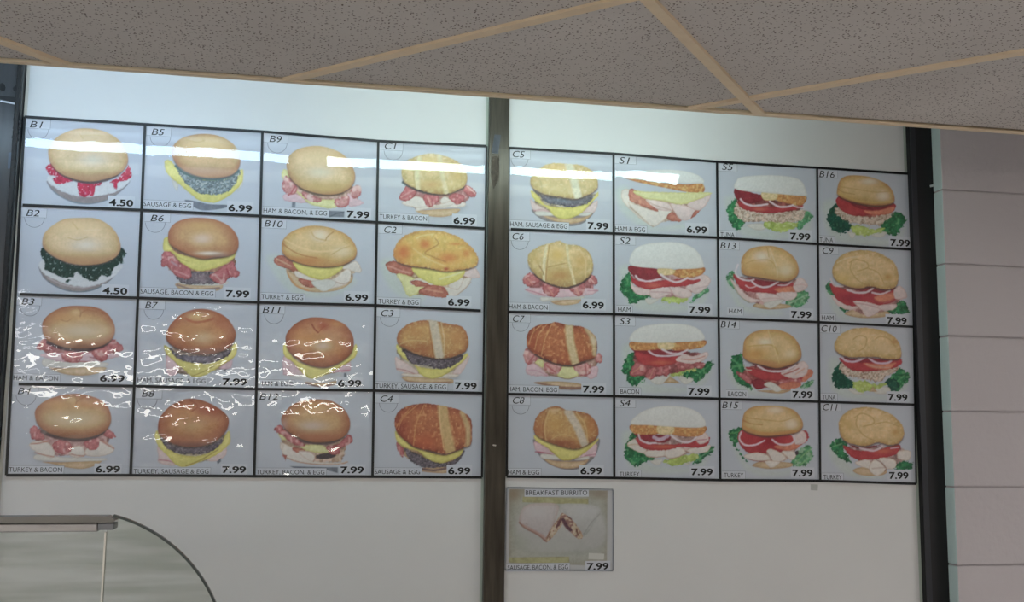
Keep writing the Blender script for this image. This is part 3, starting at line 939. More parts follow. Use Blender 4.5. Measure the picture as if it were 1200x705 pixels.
ART['S1'] = '''
plate% 70,340 160,320 200,450 330,590 520,570 560,600 300,610 120,500
crust 140,252 350,285 560,300 660,290 672,352 560,352 350,312 200,280
bread 140,250 200,215 350,200 520,205 640,240 672,290 560,292 350,277 200,262
turkey 110,345 165,340 200,440 330,590 230,530 120,420
= 9 128,104,88 .8 165,455 240,520 325,590
turkey 160,420 300,470 400,470 450,490 380,560 320,588 250,530 170,450
brownt 160,340 195,335 270,400 350,470 360,490 300,470 230,440 165,410
brownt 420,520 460,490 520,552 440,548
hamp 275,400 430,430 455,480 350,470
= 6 150,104,90 .7 280,405 330,440 445,475
hamp 440,430 560,450 615,480 580,540 510,542 470,490
= 6 150,104,90 .7 440,432 470,490 512,540
brownt 585,530 610,485 655,470 620,510
hamp 560,430 640,400 722,365 690,440 640,480 580,460
eggp 195,345 300,350 500,355 720,355 680,385 560,430 480,435 380,410 280,400 210,370
= 7 140,128,84 .6 230,375 300,402 400,412 490,436
'''
ART['S5'] = '''
plate% 170,350 280,340 320,520 640,570 760,480 700,600 300,590
lettuce 190,460 190,400 240,335 275,370 250,430 310,500 285,535 265,558 230,530 205,490
lettm 680,490 700,440 740,420 778,465 740,500 690,556 665,525
white 320,520 400,510 460,520 440,552 380,552
white 560,545 640,530 622,562
lettl 430,510 480,490 560,490 672,508 640,550 560,572 480,552
tuna 235,430 255,370 300,400 420,430 560,430 720,415 722,450 680,490 600,500 480,500 400,500 300,495 250,460
tomato 255,355 330,378 450,395 600,395 715,385 640,420 520,437 420,437 300,410
^ 410,412 50,16 196,100,80 .7
tomd 240,268 330,290 432,318 430,350 350,372 255,345
crust 528,302 726,318 702,386 620,376 528,350
crustm 428,294 530,302 522,346 440,346
= 12 206,184,196 .95 280,342 310,372 370,388 465,378
= 12 206,184,196 .95 482,358 540,393 600,395 640,384
= 9 206,184,196 .9 640,386 670,398 712,402
bread 238,266 250,220 290,190 450,178 620,188 700,220 732,290 726,320 600,312 430,296 300,286
'''
ART['S2'] = '''
plate% 90,330 170,300 230,500 560,560 700,470 600,590 200,580
lettuce 95,450 110,380 160,332 185,400 210,470 320,490 280,512 180,552 140,512 110,470
lettm 575,542 620,490 690,445 706,465 640,510 600,537
white 270,515 330,518 385,508 300,556
white 515,542 570,508 562,535
lettl 375,525 450,488 560,508 540,540 470,547 390,537
hamp 170,395 200,430 300,455 330,480 280,492 220,487 180,450
hamp 303,458 430,430 448,480 330,515
= 6 160,96,104 .7 310,470 380,470 445,475
hamp 435,430 560,450 592,490 550,512 480,502
= 5 170,110,110 .7 440,440 470,490 540,512
hamp 548,435 650,350 722,385 680,450 620,482 580,460
~ 6 180,130,136 .7 600,450 650,440 690,430
tomato 172,340 200,385 300,395 440,385 620,375 642,400 520,432 400,437 300,452 220,432 180,400
^ 330,425 60,18 196,96,80 .7
tomd 166,288 372,318 372,380 270,392 178,350
crust 460,320 668,298 660,350 560,372 480,362
crustm 360,308 468,315 460,348 372,352
= 13 206,186,196 .95 205,358 230,384 290,396 375,380
= 14 206,186,196 .95 378,350 430,384 490,402 560,375
= 12 206,186,196 .9 560,376 600,382 645,372
bread 168,280 170,220 220,160 330,132 480,128 590,160 650,220 673,280 666,302 560,312 400,307 260,302
'''
ART['B16'] = '''
plate% 200,330 290,300 330,500 650,560 770,480 660,600 280,560
lettd 230,420 250,360 300,318 330,380 405,470 380,497 320,522 270,500 245,470
lettuce 590,490 680,380 740,385 777,430 740,480 700,542 650,522
white 370,510 425,518 402,556
white 535,510 640,510 602,546 540,536
lettl 385,475 460,465 540,490 625,480 600,510 500,535 420,522
tuna 285,380 305,338 400,395 540,405 670,375 682,390 640,430 580,467 500,457 420,452 340,422
tomato 288,298 325,265 430,318 560,338 692,315 692,360 620,387 520,392 420,397 340,370
tomo 480,362 560,352 692,335 660,382 540,392
~ 8 120,40,48 .8 500,360 580,358 680,330
tomd 360,285 450,320 560,340 650,335 560,358 440,345
bagel 297,230 315,160 360,125 440,120 540,135 640,180 685,240 690,300 640,322 560,327 450,312 350,282 305,255
^ 520,162 65,22 212,196,168 .9
^ 615,262 45,36 216,198,172 .85
~ 6 150,104,64 .7 302,210 340,235 420,250
~ 5 160,110,66 .6 330,200 430,215 560,235 660,230
~ 14 196,146,84 .6 310,245 420,290 560,308 680,300
'''
ART['C6'] = '''
shadow% 200,490 250,520 400,575 560,560 640,510 420,520
bottom 355,525 450,522 560,512 540,548 450,562 380,552
~ 6 130,98,76 .7 370,545 450,530 550,518
ham 180,450 260,440 500,450 600,440 680,460 620,490 480,505 300,500 210,475
= 7 164,86,96 .8 180,452 240,470 310,492
= 7 170,96,110 .7 610,460 680,462
white 290,505 420,510 572,500 560,520 400,526 300,537
= 4 130,120,110 .6 300,535 380,520 560,512
bacon 160,390 210,335 280,380 260,410 200,430
~ 10 206,136,120 .6 200,380 230,420
bacon 300,420 360,400 415,430 400,490 350,500 305,470
~ 12 206,126,110 .6 340,440 370,490
bacon 490,440 580,400 585,460 550,500 500,475
~ 12 206,130,114 .6 530,450 550,490
bacon 600,385 640,350 675,395 655,425
~ 8 212,160,150 .7 625,375 655,410
= 20 60,48,52 .8 250,350 310,395 400,430 480,437 570,405 620,365
croip 195,240 210,200 280,155 350,135 410,118 460,140 540,150 600,180 640,240 645,310 620,360 560,405 470,435 390,425 310,395 240,340 205,290
^ 400,215 65,60 204,152,80 .8
^ 250,240 40,60 180,130,76 .6
^ 420,355 120,55 164,104,62 .75
~ 20 206,190,140 .9 325,160 308,270 308,390
~ 18 206,186,130 .9 465,145 480,260 520,415
~ 7 148,96,58 .7 345,150 330,270 320,390
^ 560,260 60,90 186,124,70 .6
~ 6 214,176,120 .7 545,160 595,260 590,380
~ 5 140,94,58 .7 335,300 395,285 460,272
~ 5 214,180,120 .6 590,185 630,260 620,340
~ 8 108,74,50 .7 275,290 300,330 302,350
'''
ART['B13'] = '''
plate% 180,330 240,420 330,520 560,560 500,580 280,540
lettm 182,320 210,282 242,300 235,360 265,425 220,390 190,350
lettm 590,495 680,418 730,420 752,460 720,510 650,527
~ 8 150,184,150 .6 620,500 700,460 740,440
bottom 365,518 430,490 600,510 622,530 500,543 420,537
hamp 215,330 250,370 340,455 425,480 340,497 270,440 230,380
= 6 100,120,84 .6 235,380 275,450 340,496
tomato 228,300 330,352 480,380 640,360 665,400 560,432 400,427 290,405
tomo 515,400 640,385 648,435 560,432
hamp 388,430 520,440 582,470 490,536 440,500
~ 5 170,110,110 .6 430,470 520,465 570,475
white 440,500 580,475 490,536
hamp 525,430 660,425 655,468 590,482
hamp 640,385 690,320 742,380 680,425
~ 6 190,130,124 .7 640,380 700,370 740,382
tomd 330,330 480,350 600,350 560,380 400,380
= 11 206,190,200 .95 262,235 245,290 275,328 330,345 372,338
= 13 206,190,200 .95 358,350 400,382 470,388 540,352
= 10 200,176,186 .9 540,376 600,374 640,340
= 8 206,170,176 .9 315,378 345,394 382,386
bagel 285,270 290,190 340,130 430,107 520,110 610,150 665,210 680,280 650,330 590,350 510,340 400,320 310,305
^ 425,182 50,34 216,204,184 .9
^ 390,255 90,50 190,126,76 .75
~ 6 168,116,70 .7 320,225 380,205 480,205 525,255
^ 590,275 55,45 206,190,150 .7
~ 5 150,104,66 .7 460,115 470,150 475,180
~ 5 216,196,150 .6 480,120 530,260 530,330
^ 450,320 140,22 176,126,80 .7
~ 7 210,190,170 .7 290,230 282,270 300,310
'''
ART['C9'] = '''
plate% 210,330 260,420 370,560 520,590 300,560
lettuce 218,360 245,318 265,350 300,430 260,415
lettuce 310,500 385,500 350,532
lettuce 640,535 690,470 750,452 786,500 782,542
bottom 350,540 430,510 560,520 652,530 640,562 500,574 400,562
hamp 258,415 340,470 445,500 370,517 300,482
tomato 248,335 350,375 520,395 700,375 702,450 600,482 480,472 400,492 300,445
^ 400,430 120,40 130,36,54 .7
tomo 555,425 700,395 695,440 600,465
hamp 412,455 540,470 605,510 510,566 460,510
~ 5 160,84,90 .7 420,470 500,480 590,505
hamp 578,490 702,478 692,512 620,522
hamp 690,375 740,355 782,430 700,442
= 5 170,110,110 .6 620,470 700,450 770,430
tomd 330,350 440,372 540,350 620,375 700,365 640,395 500,400
= 10 200,176,180 .9 255,305 280,350 340,355
= 13 206,186,194 .95 368,378 430,398 500,395 545,368
= 11 206,186,194 .95 540,398 600,408 662,385
roll 265,250 290,180 350,130 440,108 540,112 620,140 690,190 720,260 715,330 690,365 620,375 530,355 440,370 360,350 290,310
~ 7 160,112,66 .7 385,190 430,170 500,190 510,225 440,250
~ 6 160,112,66 .7 400,185 390,240 440,310 500,345
~ 6 160,112,66 .7 510,230 580,260 620,330
~ 9 216,190,140 .6 300,190 370,160 450,150
^ 650,290 30,26 176,110,62 .8
^ 340,300 60,40 206,160,84 .6
'''
ART['C7'] = '''
bottom 240,545 400,538 560,555 560,590 420,590 300,565
~ 14 104,72,66 .7 250,548 330,562 440,580 560,582
= 10 92,72,72 .6 420,590 500,594 560,592
ham 190,430 250,420 310,470 340,502 200,492
~ 5 170,96,116 .7 200,460 260,465 330,500
ham 600,470 672,430 672,500 620,522
eggp 250,400 300,390 302,442 270,432
eggp 420,440 500,430 552,480 520,510 470,522 400,500
= 6 90,66,60 .7 340,490 400,505 470,522 530,508
baconp 165,350 200,310 262,360 250,400 190,420
~ 10 150,66,72 .7 240,360 200,415
baconp 310,420 360,400 427,430 410,480 370,490 320,460
~ 9 150,62,66 .7 320,425 390,480
baconp 510,430 600,410 632,450 610,497 560,500
~ 9 150,62,66 .7 590,420 600,490
baconp 655,380 680,345 712,380 690,417
= 16 66,48,50 .8 250,355 330,398 420,425 500,432 590,405
croir 187,260 200,200 260,155 350,140 390,130 470,150 560,160 630,195 670,250 670,330 650,380 580,400 500,425 420,420 330,390 250,350 200,310
^ 230,270 50,80 134,62,44 .6
~ 54 196,172,124 .95 480,155 490,270 525,415
~ 30 196,168,124 .9 600,175 645,250 655,350
~ 5 206,146,96 .8 300,145 235,200 205,280
~ 5 206,146,96 .8 365,138 315,250 290,360
~ 5 206,150,100 .7 330,145 270,220 245,320
~ 5 130,78,48 .7 540,165 590,260 620,380
^ 655,255 34,34 206,190,150 .6
'''
ART['S3'] = '''
plate% 110,330 180,300 250,520 560,580 720,470 600,600 200,590
lettuce 118,480 118,420 150,360 200,328 220,400 240,450 290,500 240,542 200,572 150,542 140,500
lettuce 520,490 640,440 720,398 740,425 700,480 640,532 600,542 560,500
~ 8 80,136,88 .6 560,500 640,480 720,420
white 305,520 400,500 442,500 400,552 340,557
bottom! 395,548 440,503 515,552
white 495,500 600,520 572,552 530,552
lettl 435,495 500,440 610,440 622,470 560,490 480,505
lettuce 520,480 600,470 640,490 560,512
tomd 180,298 360,312 420,330 560,320 500,365 250,372 195,335
tomato 205,338 300,358 420,372 500,365 482,410 380,437 290,432 220,402
^ 380,410 90,16 196,96,70 .7
bacon 163,480 210,410 282,440 260,492 190,502
~ 9 198,120,96 .6 180,480 240,440
bacon 275,470 340,440 347,490 310,527 272,512
~ 7 198,130,110 .6 330,450 300,520
bacon 388,450 442,440 420,502 390,490
bacon 480,420 547,440 540,462 500,452
hamp 478,392 540,350 600,365 690,335 698,370 640,410 560,417
~ 8 184,92,80 .7 520,385 600,390 680,365
bacon 600,425 640,405 682,420 650,452
crust 174,264 362,274 362,318 190,322
crust 460,275 676,254 670,300 560,322 460,322
crustm 358,272 464,274 460,314 372,318
= 12 206,188,198 .95 295,330 340,358 420,364 525,352
= 13 206,188,198 .95 388,318 440,342 500,346 562,322
bread 168,260 180,210 240,165 350,145 480,140 600,160 660,200 677,250 600,264 460,270 300,274
'''
ART['B14'] = '''
plate% 190,450 260,420 400,580 560,600 300,590
lettuce 215,400 220,340 290,322 305,400 345,500 355,562 280,532 235,482
~ 9 96,148,100 .6 225,360 270,400 290,480
lettm 690,552 720,520 777,500 767,540
bottom 400,572 560,568 630,568 560,592 450,584
bacon 255,440 350,480 350,532 270,472
tomd 355,508 420,490 462,540 390,562
tomato 320,410 480,445 600,450 700,462 685,512 540,505 420,492 340,450
bacon 540,500 680,490 700,520 640,550 560,530
tomo 545,530 640,510 702,530 640,562 560,562
white 440,530 490,513 562,560 530,582 480,556
tomo 700,500 745,425 782,452 730,507
hamp 555,455 640,420 702,370 745,400 732,462 650,492
~ 9 150,60,56 .8 580,460 640,440 680,420
~ 8 196,120,96 .8 660,460 720,420
tomd 360,385 480,410 600,410 560,440 440,432
= 13 206,190,198 .95 400,402 460,434 540,440 600,430 660,398
= 8 190,180,160 .9 300,395 320,428 352,432
bagel 297,290 310,220 370,170 460,153 560,160 640,200 690,270 697,340 660,380 590,405 520,417 420,392 340,372 300,340
^ 450,238 48,24 214,202,170 .9
^ 380,320 90,42 192,116,64 .75
~ 6 170,118,60 .7 330,270 400,262 500,262 540,320
~ 5 216,190,120 .7 470,160 500,240 545,380
^ 620,320 45,30 214,190,140 .7
^ 450,385 120,24 176,110,72 .7
'''
ART['C10'] = '''
plate% 240,350 310,330 340,520 640,580 780,500 660,600 300,570
lettd 262,450 280,390 330,348 355,430 425,490 390,522 310,532 275,492
lettuce 640,485 720,393 770,410 802,450 760,500 720,547 660,522
~ 9 94,150,96 .6 690,500 760,440
lettd 630,480 700,460 730,520 680,545
white 370,530 430,540 485,562 420,566
white 560,525 655,520 652,562 560,562
lettl 408,490 480,475 560,500 645,490 600,522 500,552 430,542
bottom! 520,550 545,515 575,552
tuna 312,380 335,355 440,405 560,405 715,375 702,412 640,442 580,482 500,462 400,452 340,422
tomato 315,318 430,345 560,345 735,325 718,378 600,402 480,412 380,392
tomo 480,352 600,362 705,350 650,398 540,392
~ 7 190,150,140 .6 500,360 560,380 660,385
tomd 340,310 440,330 520,318 640,330 720,325 560,345 420,345
= 13 196,168,190 .95 332,318 360,338 420,344 482,322
= 13 196,168,190 .95 518,322 570,352 640,354 672,338
roll 280,240 300,180 360,135 440,112 540,115 640,140 710,190 737,250 730,320 640,325 560,310 480,312 380,312 310,285
^ 400,170 80,40 206,164,112 .6
~ 7 164,112,70 .7 410,190 450,165 500,180 490,240 450,270
~ 6 164,112,70 .7 560,190 600,170 660,190 700,240
^ 690,210 30,24 172,106,66 .7
^ 620,250 70,40 208,168,118 .6
'''
ART['C8'] = '''
under 238,345 262,440 320,505 400,545 480,560 560,548 640,490 680,420 684,345 560,440 380,440
bottom 310,485 400,500 560,500 620,480 570,535 470,552 380,535
~ 10 100,82,80 .7 300,500 400,545 500,556 590,525
ham 243,365 330,410 372,452 300,450 250,425
= 8 140,60,76 .8 250,435 300,440 360,455
ham 560,462 662,375 662,460 600,470
= 6 150,76,90 .8 590,462 660,452
white 292,450 380,458 425,487 298,482
white 525,485 612,465 612,487 540,492
egg 240,318 320,360 430,400 560,410 682,342 640,400 560,460 500,490 430,492 380,450 320,400 255,360
~ 6 120,96,40 .7 330,405 385,455 430,492 510,490
croi 237,260 260,190 320,140 400,122 470,150 540,155 620,180 670,240 682,300 660,350 590,395 520,415 420,395 320,360 250,315
^ 390,250 70,60 186,126,70 .7
^ 280,270 40,70 136,78,50 .6
^ 630,260 40,70 170,98,56 .7
^ 430,375 110,26 122,68,48 .8
~ 54 188,174,152 .95 475,160 540,270 590,390
~ 5 206,160,108 .8 345,150 315,250 320,350
~ 5 116,72,46 .7 330,150 300,250 305,345
~ 5 196,150,100 .8 360,350 400,325 460,315
~ 6 206,160,110 .7 530,165 590,250 610,370
^ 380,150 50,14 206,160,116 .8
'''
ART['S4'] = '''
plate% 110,330 190,300 240,490 560,550 720,450 600,570 200,560
lettuce 128,460 135,390 190,308 225,340 215,420 335,480 280,502 215,537 160,502
lettuce 600,512 650,450 720,393 747,420 700,460 640,512
~ 8 120,160,124 .6 620,500 680,450 740,415
white 305,500 390,485 362,527
white 515,500 592,498 560,527
lettl 395,505 450,478 540,460 622,448 632,480 560,512 470,532
turkey 145,385 200,348 272,400 272,447 200,427
~ 7 176,128,84 .7 150,390 210,385 270,405
turkey 272,430 400,418 407,465 320,474 275,462
turkey 412,420 500,403 552,440 480,477 414,477
turkey 558,420 712,388 702,430 640,447 580,442
= 5 150,96,84 .7 275,465 340,474 405,466 430,478 490,474 552,442
tomato 205,340 300,375 420,385 560,375 707,335 692,392 620,407 520,402 430,422 300,422 240,402
^ 400,400 90,16 196,92,64 .7
tomd 200,308 350,318 445,330 400,372 260,362 215,335
hamp 620,350 660,300 700,320 704,360 650,385
~ 6 150,70,80 .8 630,355 690,350
crust 173,248 362,258 362,312 200,312
crust 458,264 682,258 660,320 560,332 458,314
crustm 356,256 464,262 456,312 364,312
= 12 204,186,198 .95 225,318 240,354 290,376 345,374
= 24 176,146,176 .9 330,335 370,352 425,328
= 12 204,186,198 .95 448,322 500,358 570,370 625,335
bread 174,245 200,195 280,145 400,120 520,125 620,155 677,210 680,260 600,270 460,264 300,252
'''
ART['B15'] = '''
plate% 190,300 260,420 360,540 560,570 720,530 560,600 320,560
lettuce 195,320 215,285 292,268 285,340 255,400 325,502 260,432
~ 8 96,150,84 .6 210,310 260,300 280,280
lettm 630,522 660,450 740,388 782,450 750,512 700,537
~ 7 130,176,110 .6 660,510 720,450 760,420
~ 7 130,176,110 .6 690,525 750,480
bottom 360,530 430,500 620,510 622,540 500,554 420,547
tomato 262,330 300,285 460,315 640,305 735,290 738,360 620,422 480,442 340,442 280,392
^ 480,370 90,60 128,26,40 .8
^ 340,335 50,26 160,40,50 .6
tomo 515,395 700,370 645,422 560,422
hamp 640,320 690,285 730,310 728,370 660,385
~ 9 206,190,190 .8 660,300 705,345 660,378
turkey 308,457 400,440 482,470 472,497 390,497 325,482
= 5 120,60,56 .7 330,485 400,500 470,495
turkey 458,430 510,418 592,470 560,502 500,502
= 5 120,60,56 .7 465,440 500,500
turkey 448,500 520,498 555,510 490,547
turkey 568,430 662,440 640,492 590,462
dark 655,435 675,428 680,450 662,458
= 12 204,180,192 .95 285,300 272,345 310,388 380,388 445,358
= 13 204,180,192 .95 498,352 550,385 630,380 652,340 625,312
bagel 290,250 305,170 360,128 450,117 560,122 650,150 700,210 708,260 670,300 580,317 450,327 350,307 300,282
^ 520,148 62,24 214,192,160 .9
^ 630,245 45,36 214,194,160 .85
~ 6 150,88,50 .7 296,218 350,240 430,250
~ 6 160,100,58 .6 320,200 440,215 560,225 640,200
~ 16 190,116,66 .6 300,262 400,300 520,310 660,290
'''
ART['C11'] = '''
plate% 240,400 320,380 420,560 620,610 400,610 280,520
lettuce 250,400 280,358 330,348 365,390 345,430 405,512 340,492 280,442
~ 8 120,156,110 .6 270,400 330,380
lettuce 690,532 740,500 812,510 807,557 700,552
bottom 408,562 480,540 632,560 622,592 540,602 450,592
tomato 335,388 440,428 600,415 722,385 722,440 640,472 500,492 400,472
^ 620,430 60,20 196,96,70 .7
turkey 425,505 520,490 532,552 450,532
turkey 720,432 802,430 792,492 720,482
turkey 540,500 600,488 642,540 580,602 520,562
turkey 588,480 690,488 702,540 640,552
= 7 96,60,56 .7 570,490 610,515 632,545
= 5 150,110,96 .7 540,550 600,545 635,545
tomd 380,385 480,405 600,385 520,412 440,412
= 13 196,170,184 .95 455,408 540,428 590,412 622,385
= 8 196,170,184 .9 668,412 722,404
roll 308,260 325,200 380,150 460,130 540,130 640,160 710,210 755,270 755,330 720,375 660,390 580,370 500,395 420,385 340,350
~ 7 160,110,66 .7 420,200 470,170 540,200 550,240 480,260
~ 6 160,110,66 .7 440,190 430,250 480,320 560,360
~ 6 160,110,66 .7 560,245 640,230 720,260
^ 700,300 30,30 172,106,62 .7
^ 370,250 50,60 182,126,72 .5
'''
ART['burrito'] = '''
bplate! 100,75 775,85 770,605 95,580
^ 130,110 60,60 120,104,84 .8
^ 720,110 80,40 124,110,94 .7
wood! 190,128 642,140 642,182 190,165
wood! 98,546 510,540 512,602 95,581
tortg% 170,260 420,200 720,220 745,470 420,520 165,480
^ 440,460 200,50 146,148,140 .6
^ 160,440 80,80 128,132,118 .5
tort 165,300 185,215 230,180 310,170 400,172 440,200 412,300 360,435 300,392 200,335
^ 290,235 110,45 172,166,166 .9
= 10 112,74,64 .8 168,305 210,345 290,385 355,436
= 16 150,112,98 .5 195,325 285,372 358,420
= 5 110,84,80 .6 215,312 222,318
= 4 130,128,126 .5 415,180 405,250 410,300
tortg 455,190 560,175 650,182 722,205 705,270 612,402 540,330
^ 610,230 90,45 164,164,164 .8
= 5 108,106,104 .6 610,385 660,310 722,245
= 5 116,116,110 .6 440,180 448,225 470,250
fill 350,432 362,390 440,268 472,242 462,320 380,422
= 18 84,50,52 .9 425,335 445,300 460,270
= 7 96,60,50 .9 358,415 380,370
fill 460,248 500,258 560,320 602,400 572,417 520,370 470,320
= 24 72,42,54 .9 470,285 490,325 520,355
= 10 84,52,52 .9 495,262 525,282
= 12 88,54,46 .9 560,350 572,390
= 8 160,112,84 .7 590,370 600,400
'''

# ------------------------------------------------------------------ menu cards
# grid lines of both boards, read off the photograph: vertical lines (top, bottom) and points on the row lines
VL = [((29.2,137.2),(7.7,556.5)), ((170.2,146),(153.2,556.5)), ((307.6,154.5),(298,557.7)), ((443.2,165.5),(436.4,558.2)), ((570,171.5),(564.5,559))]
VR = [((596,173.5),(593.5,558)), ((718.6,180.3),(719.5,559.7)), ((839.7,189.7),(843.6,562.2)), ((957,196.8),(960.6,563)), ((1066.7,204),(1073,566.5))]
RL = [None, [(30,240.4),(165.5,246.3),(305.5,253.2),(441.8,260.6),(568.7,267.8)], [(27,344.8),(162,349),(302,354.3),(440.3,357.7),(567,364)], [(26,449.8),(159,452.2),(300,455.7),(437.5,457.4),(566,460.5)], None]
RR = [None, [(597,268.6),(718,273.6),(840.3,278.5),(958,286),(1069.6,292.5)], [(596,365.3),(718,368),(842,372.7),(959.7,377.4),(1070.4,382.9)], [(595,461.4),(718.6,463.9),(842.5,467),(961,470.5),(1072,474)], None]
def grid(V, R):
    G = []
    for r in range(5):
        row = []
        for c in range(5):
            (tx, ty), (bx, by) = V[c]
            if r == 0: p = (tx, ty)
            elif r == 4: p = (bx, by)
            else:
                y = R[r][c][1]; p = (tx + (bx-tx)*(y-ty)/(by-ty), y)
            row.append(p)
        G.append(row)
    return G
GL, GR = grid(VL, RL), grid(VR, RR)
def homog(src, dst):
    A_, b_ = [], []
    for (x, y), (u, v) in zip(src, dst):
        A_.append([x, y, 1, 0, 0, 0, -u*x, -u*y]); b_.append(u)
        A_.append([0, 0, 0, x, y, 1, -v*x, -v*y]); b_.append(v)
    h = np.linalg.solve(np.array(A_, float), np.array(b_, float)); return np.append(h, 1).reshape(3, 3)
def happly(H, x, y):
    w = H[2,0]*x+H[2,1]*y+H[2,2]; return (H[0,0]*x+H[0,1]*y+H[0,2])/w, (H[1,0]*x+H[1,1]*y+H[1,2])/w

def print_material():
    m = mat('printed photo paper', (230,230,235), .55, spec=.25); nt = m.node_tree
    a = nt.nodes.new('ShaderNodeAttribute'); a.attribute_name = 'ink'
    nt.links.new(a.outputs['Color'], nt.nodes['Principled BSDF'].inputs['Base Color']); return m
M_PRINT = print_material()
M_PAPER = mat('card stock', (198,200,208), .7)
M_TAG = mat('white paper slip', (206,209,217), .6, spec=.25)
M_LINE = mat('thin grey ink line', (120,124,134), .7)
M_INK = mat('black ink', (14,14,15), .6, spec=.2)
M_INKG = mat('dark grey ink', (34,35,40), .6, spec=.2)
M_TAPE = mat('black border tape', (12,13,15), .4, spec=.4, noise=(25,.7,(20,21,23)))
M_FILM = film('clear plastic sleeve', .025, 1.5)
M_SLEEVE_EDGE = film('sleeve weld', .12, 2.2, (235,238,242))

_txt = {}
def text_mesh(s, bold=False, italic=False):
    key = (s, bold, italic)
    if key in _txt: return _txt[key]
    cu = bpy.data.curves.new('lettering', 'FONT'); cu.body = s; cu.size = 1.0; cu.resolution_u = 3
    cu.offset = .030 if bold else 0.0
    if italic: cu.shear = .22
    o = bpy.data.objects.new('lettering', cu); COL.objects.link(o)
    dg = bpy.context.evaluated_depsgraph_get()
    me = bpy.data.meshes.new_from_object(o.evaluated_get(dg))
    co = np.empty(len(me.vertices)*3); me.vertices.foreach_get('co', co); co = co.reshape(-1, 3)
    fs = []
    for p in me.polygons: fs.append(tuple(p.vertices))
    bpy.data.objects.remove(o); bpy.data.curves.remove(cu); bpy.data.meshes.remove(me)
    _txt[key] = (co, fs); return _txt[key]
CAPH = None
def put_text(name, s, x0, x1, zb, h, y, m, parent, org, bold=False, italic=False):
    """Lettering scaled to run from x0 to x1 on the wall, capital height h, baseline zb."""
    co, fs = text_mesh(s, bold, italic)
    ref, _ = text_mesh('H', bold, italic)
    sx = (x1-x0)/np.ptp(co[:, 0]); sz = h/np.ptp(ref[:, 1])
    v = np.zeros_like(co)
    v[:, 0] = x0 + (co[:, 0]-co[:, 0].min())*sx - org[0]; v[:, 1] = y - org[1]; v[:, 2] = zb + (co[:, 1]-ref[:, 1].min())*sz - org[2]
    me = bpy.data.meshes.new(name); me.from_pydata(v.tolist(), [], fs); me.materials.append(m)
    o = bpy.data.objects.new(name, me); COL.objects.link(o); o.parent = parent; return o

def slip(name, x0, x1, z0, z1, y, parent, org, lines='', th=.0004, lw=.0007):
    """Paper slip with printed hairlines on the sides named in lines (l, r, t, b)."""
    x0, x1, z0, z1 = x0-org[0], x1-org[0], z0-org[2], z1-org[2]; y = y-org[1]
    mb = MB().box(x0, x1, y, y+th, z0, z1)
    e = y-.00008
    if 'r' in lines: mb.face([(x1-lw,e,z0),(x1,e,z0),(x1,e,z1),(x1-lw,e,z1)], 1)
    if 'l' in lines: mb.face([(x0,e,z0),(x0+lw,e,z0),(x0+lw,e,z1),(x0,e,z1)], 1)
    if 'b' in lines: mb.face([(x0,e,z0),(x1,e,z0),(x1,e,z0+lw),(x0,e,z0+lw)], 1)
    if 't' in lines: mb.face([(x0,e,z1-lw),(x1,e,z1-lw),(x1,e,z1),(x0,e,z1)], 1)
    return mb.build(name, [M_TAG, M_LINE], parent)

NU, NV = 168, 128
_quads = None
def grid_faces(nu, nv):
    i = np.arange(nv-1)[:, None]*nu + np.arange(nu-1)[None, :]
    return np.stack([i, i+1, i+nu+1, i+nu], -1).reshape(-1, 4)
FACES = {}
def grid_mesh(name, co, nu, nv):
    if (nu, nv) not in FACES: FACES[(nu, nv)] = grid_faces(nu, nv)
    q = FACES[(nu, nv)]; me = bpy.data.meshes.new(name)
    me.vertices.add(nu*nv); me.vertices.foreach_set('co', co.astype(np.float32).ravel())
    me.loops.add(q.size); me.loops.foreach_set('vertex_index', q.astype(np.int32).ravel())
    me.polygons.add(len(q)); me.polygons.foreach_set('loop_start', (np.arange(len(q))*4).astype(np.int32))
    me.update(calc_edges=True); return me

Y_BACK, Y_PRINT, Y_SLIP, Y_TEXT, Y_SLEEVE, Y_TAPE = -.0006, -.0008, -.0012, -.00132, -.0024, -.0006

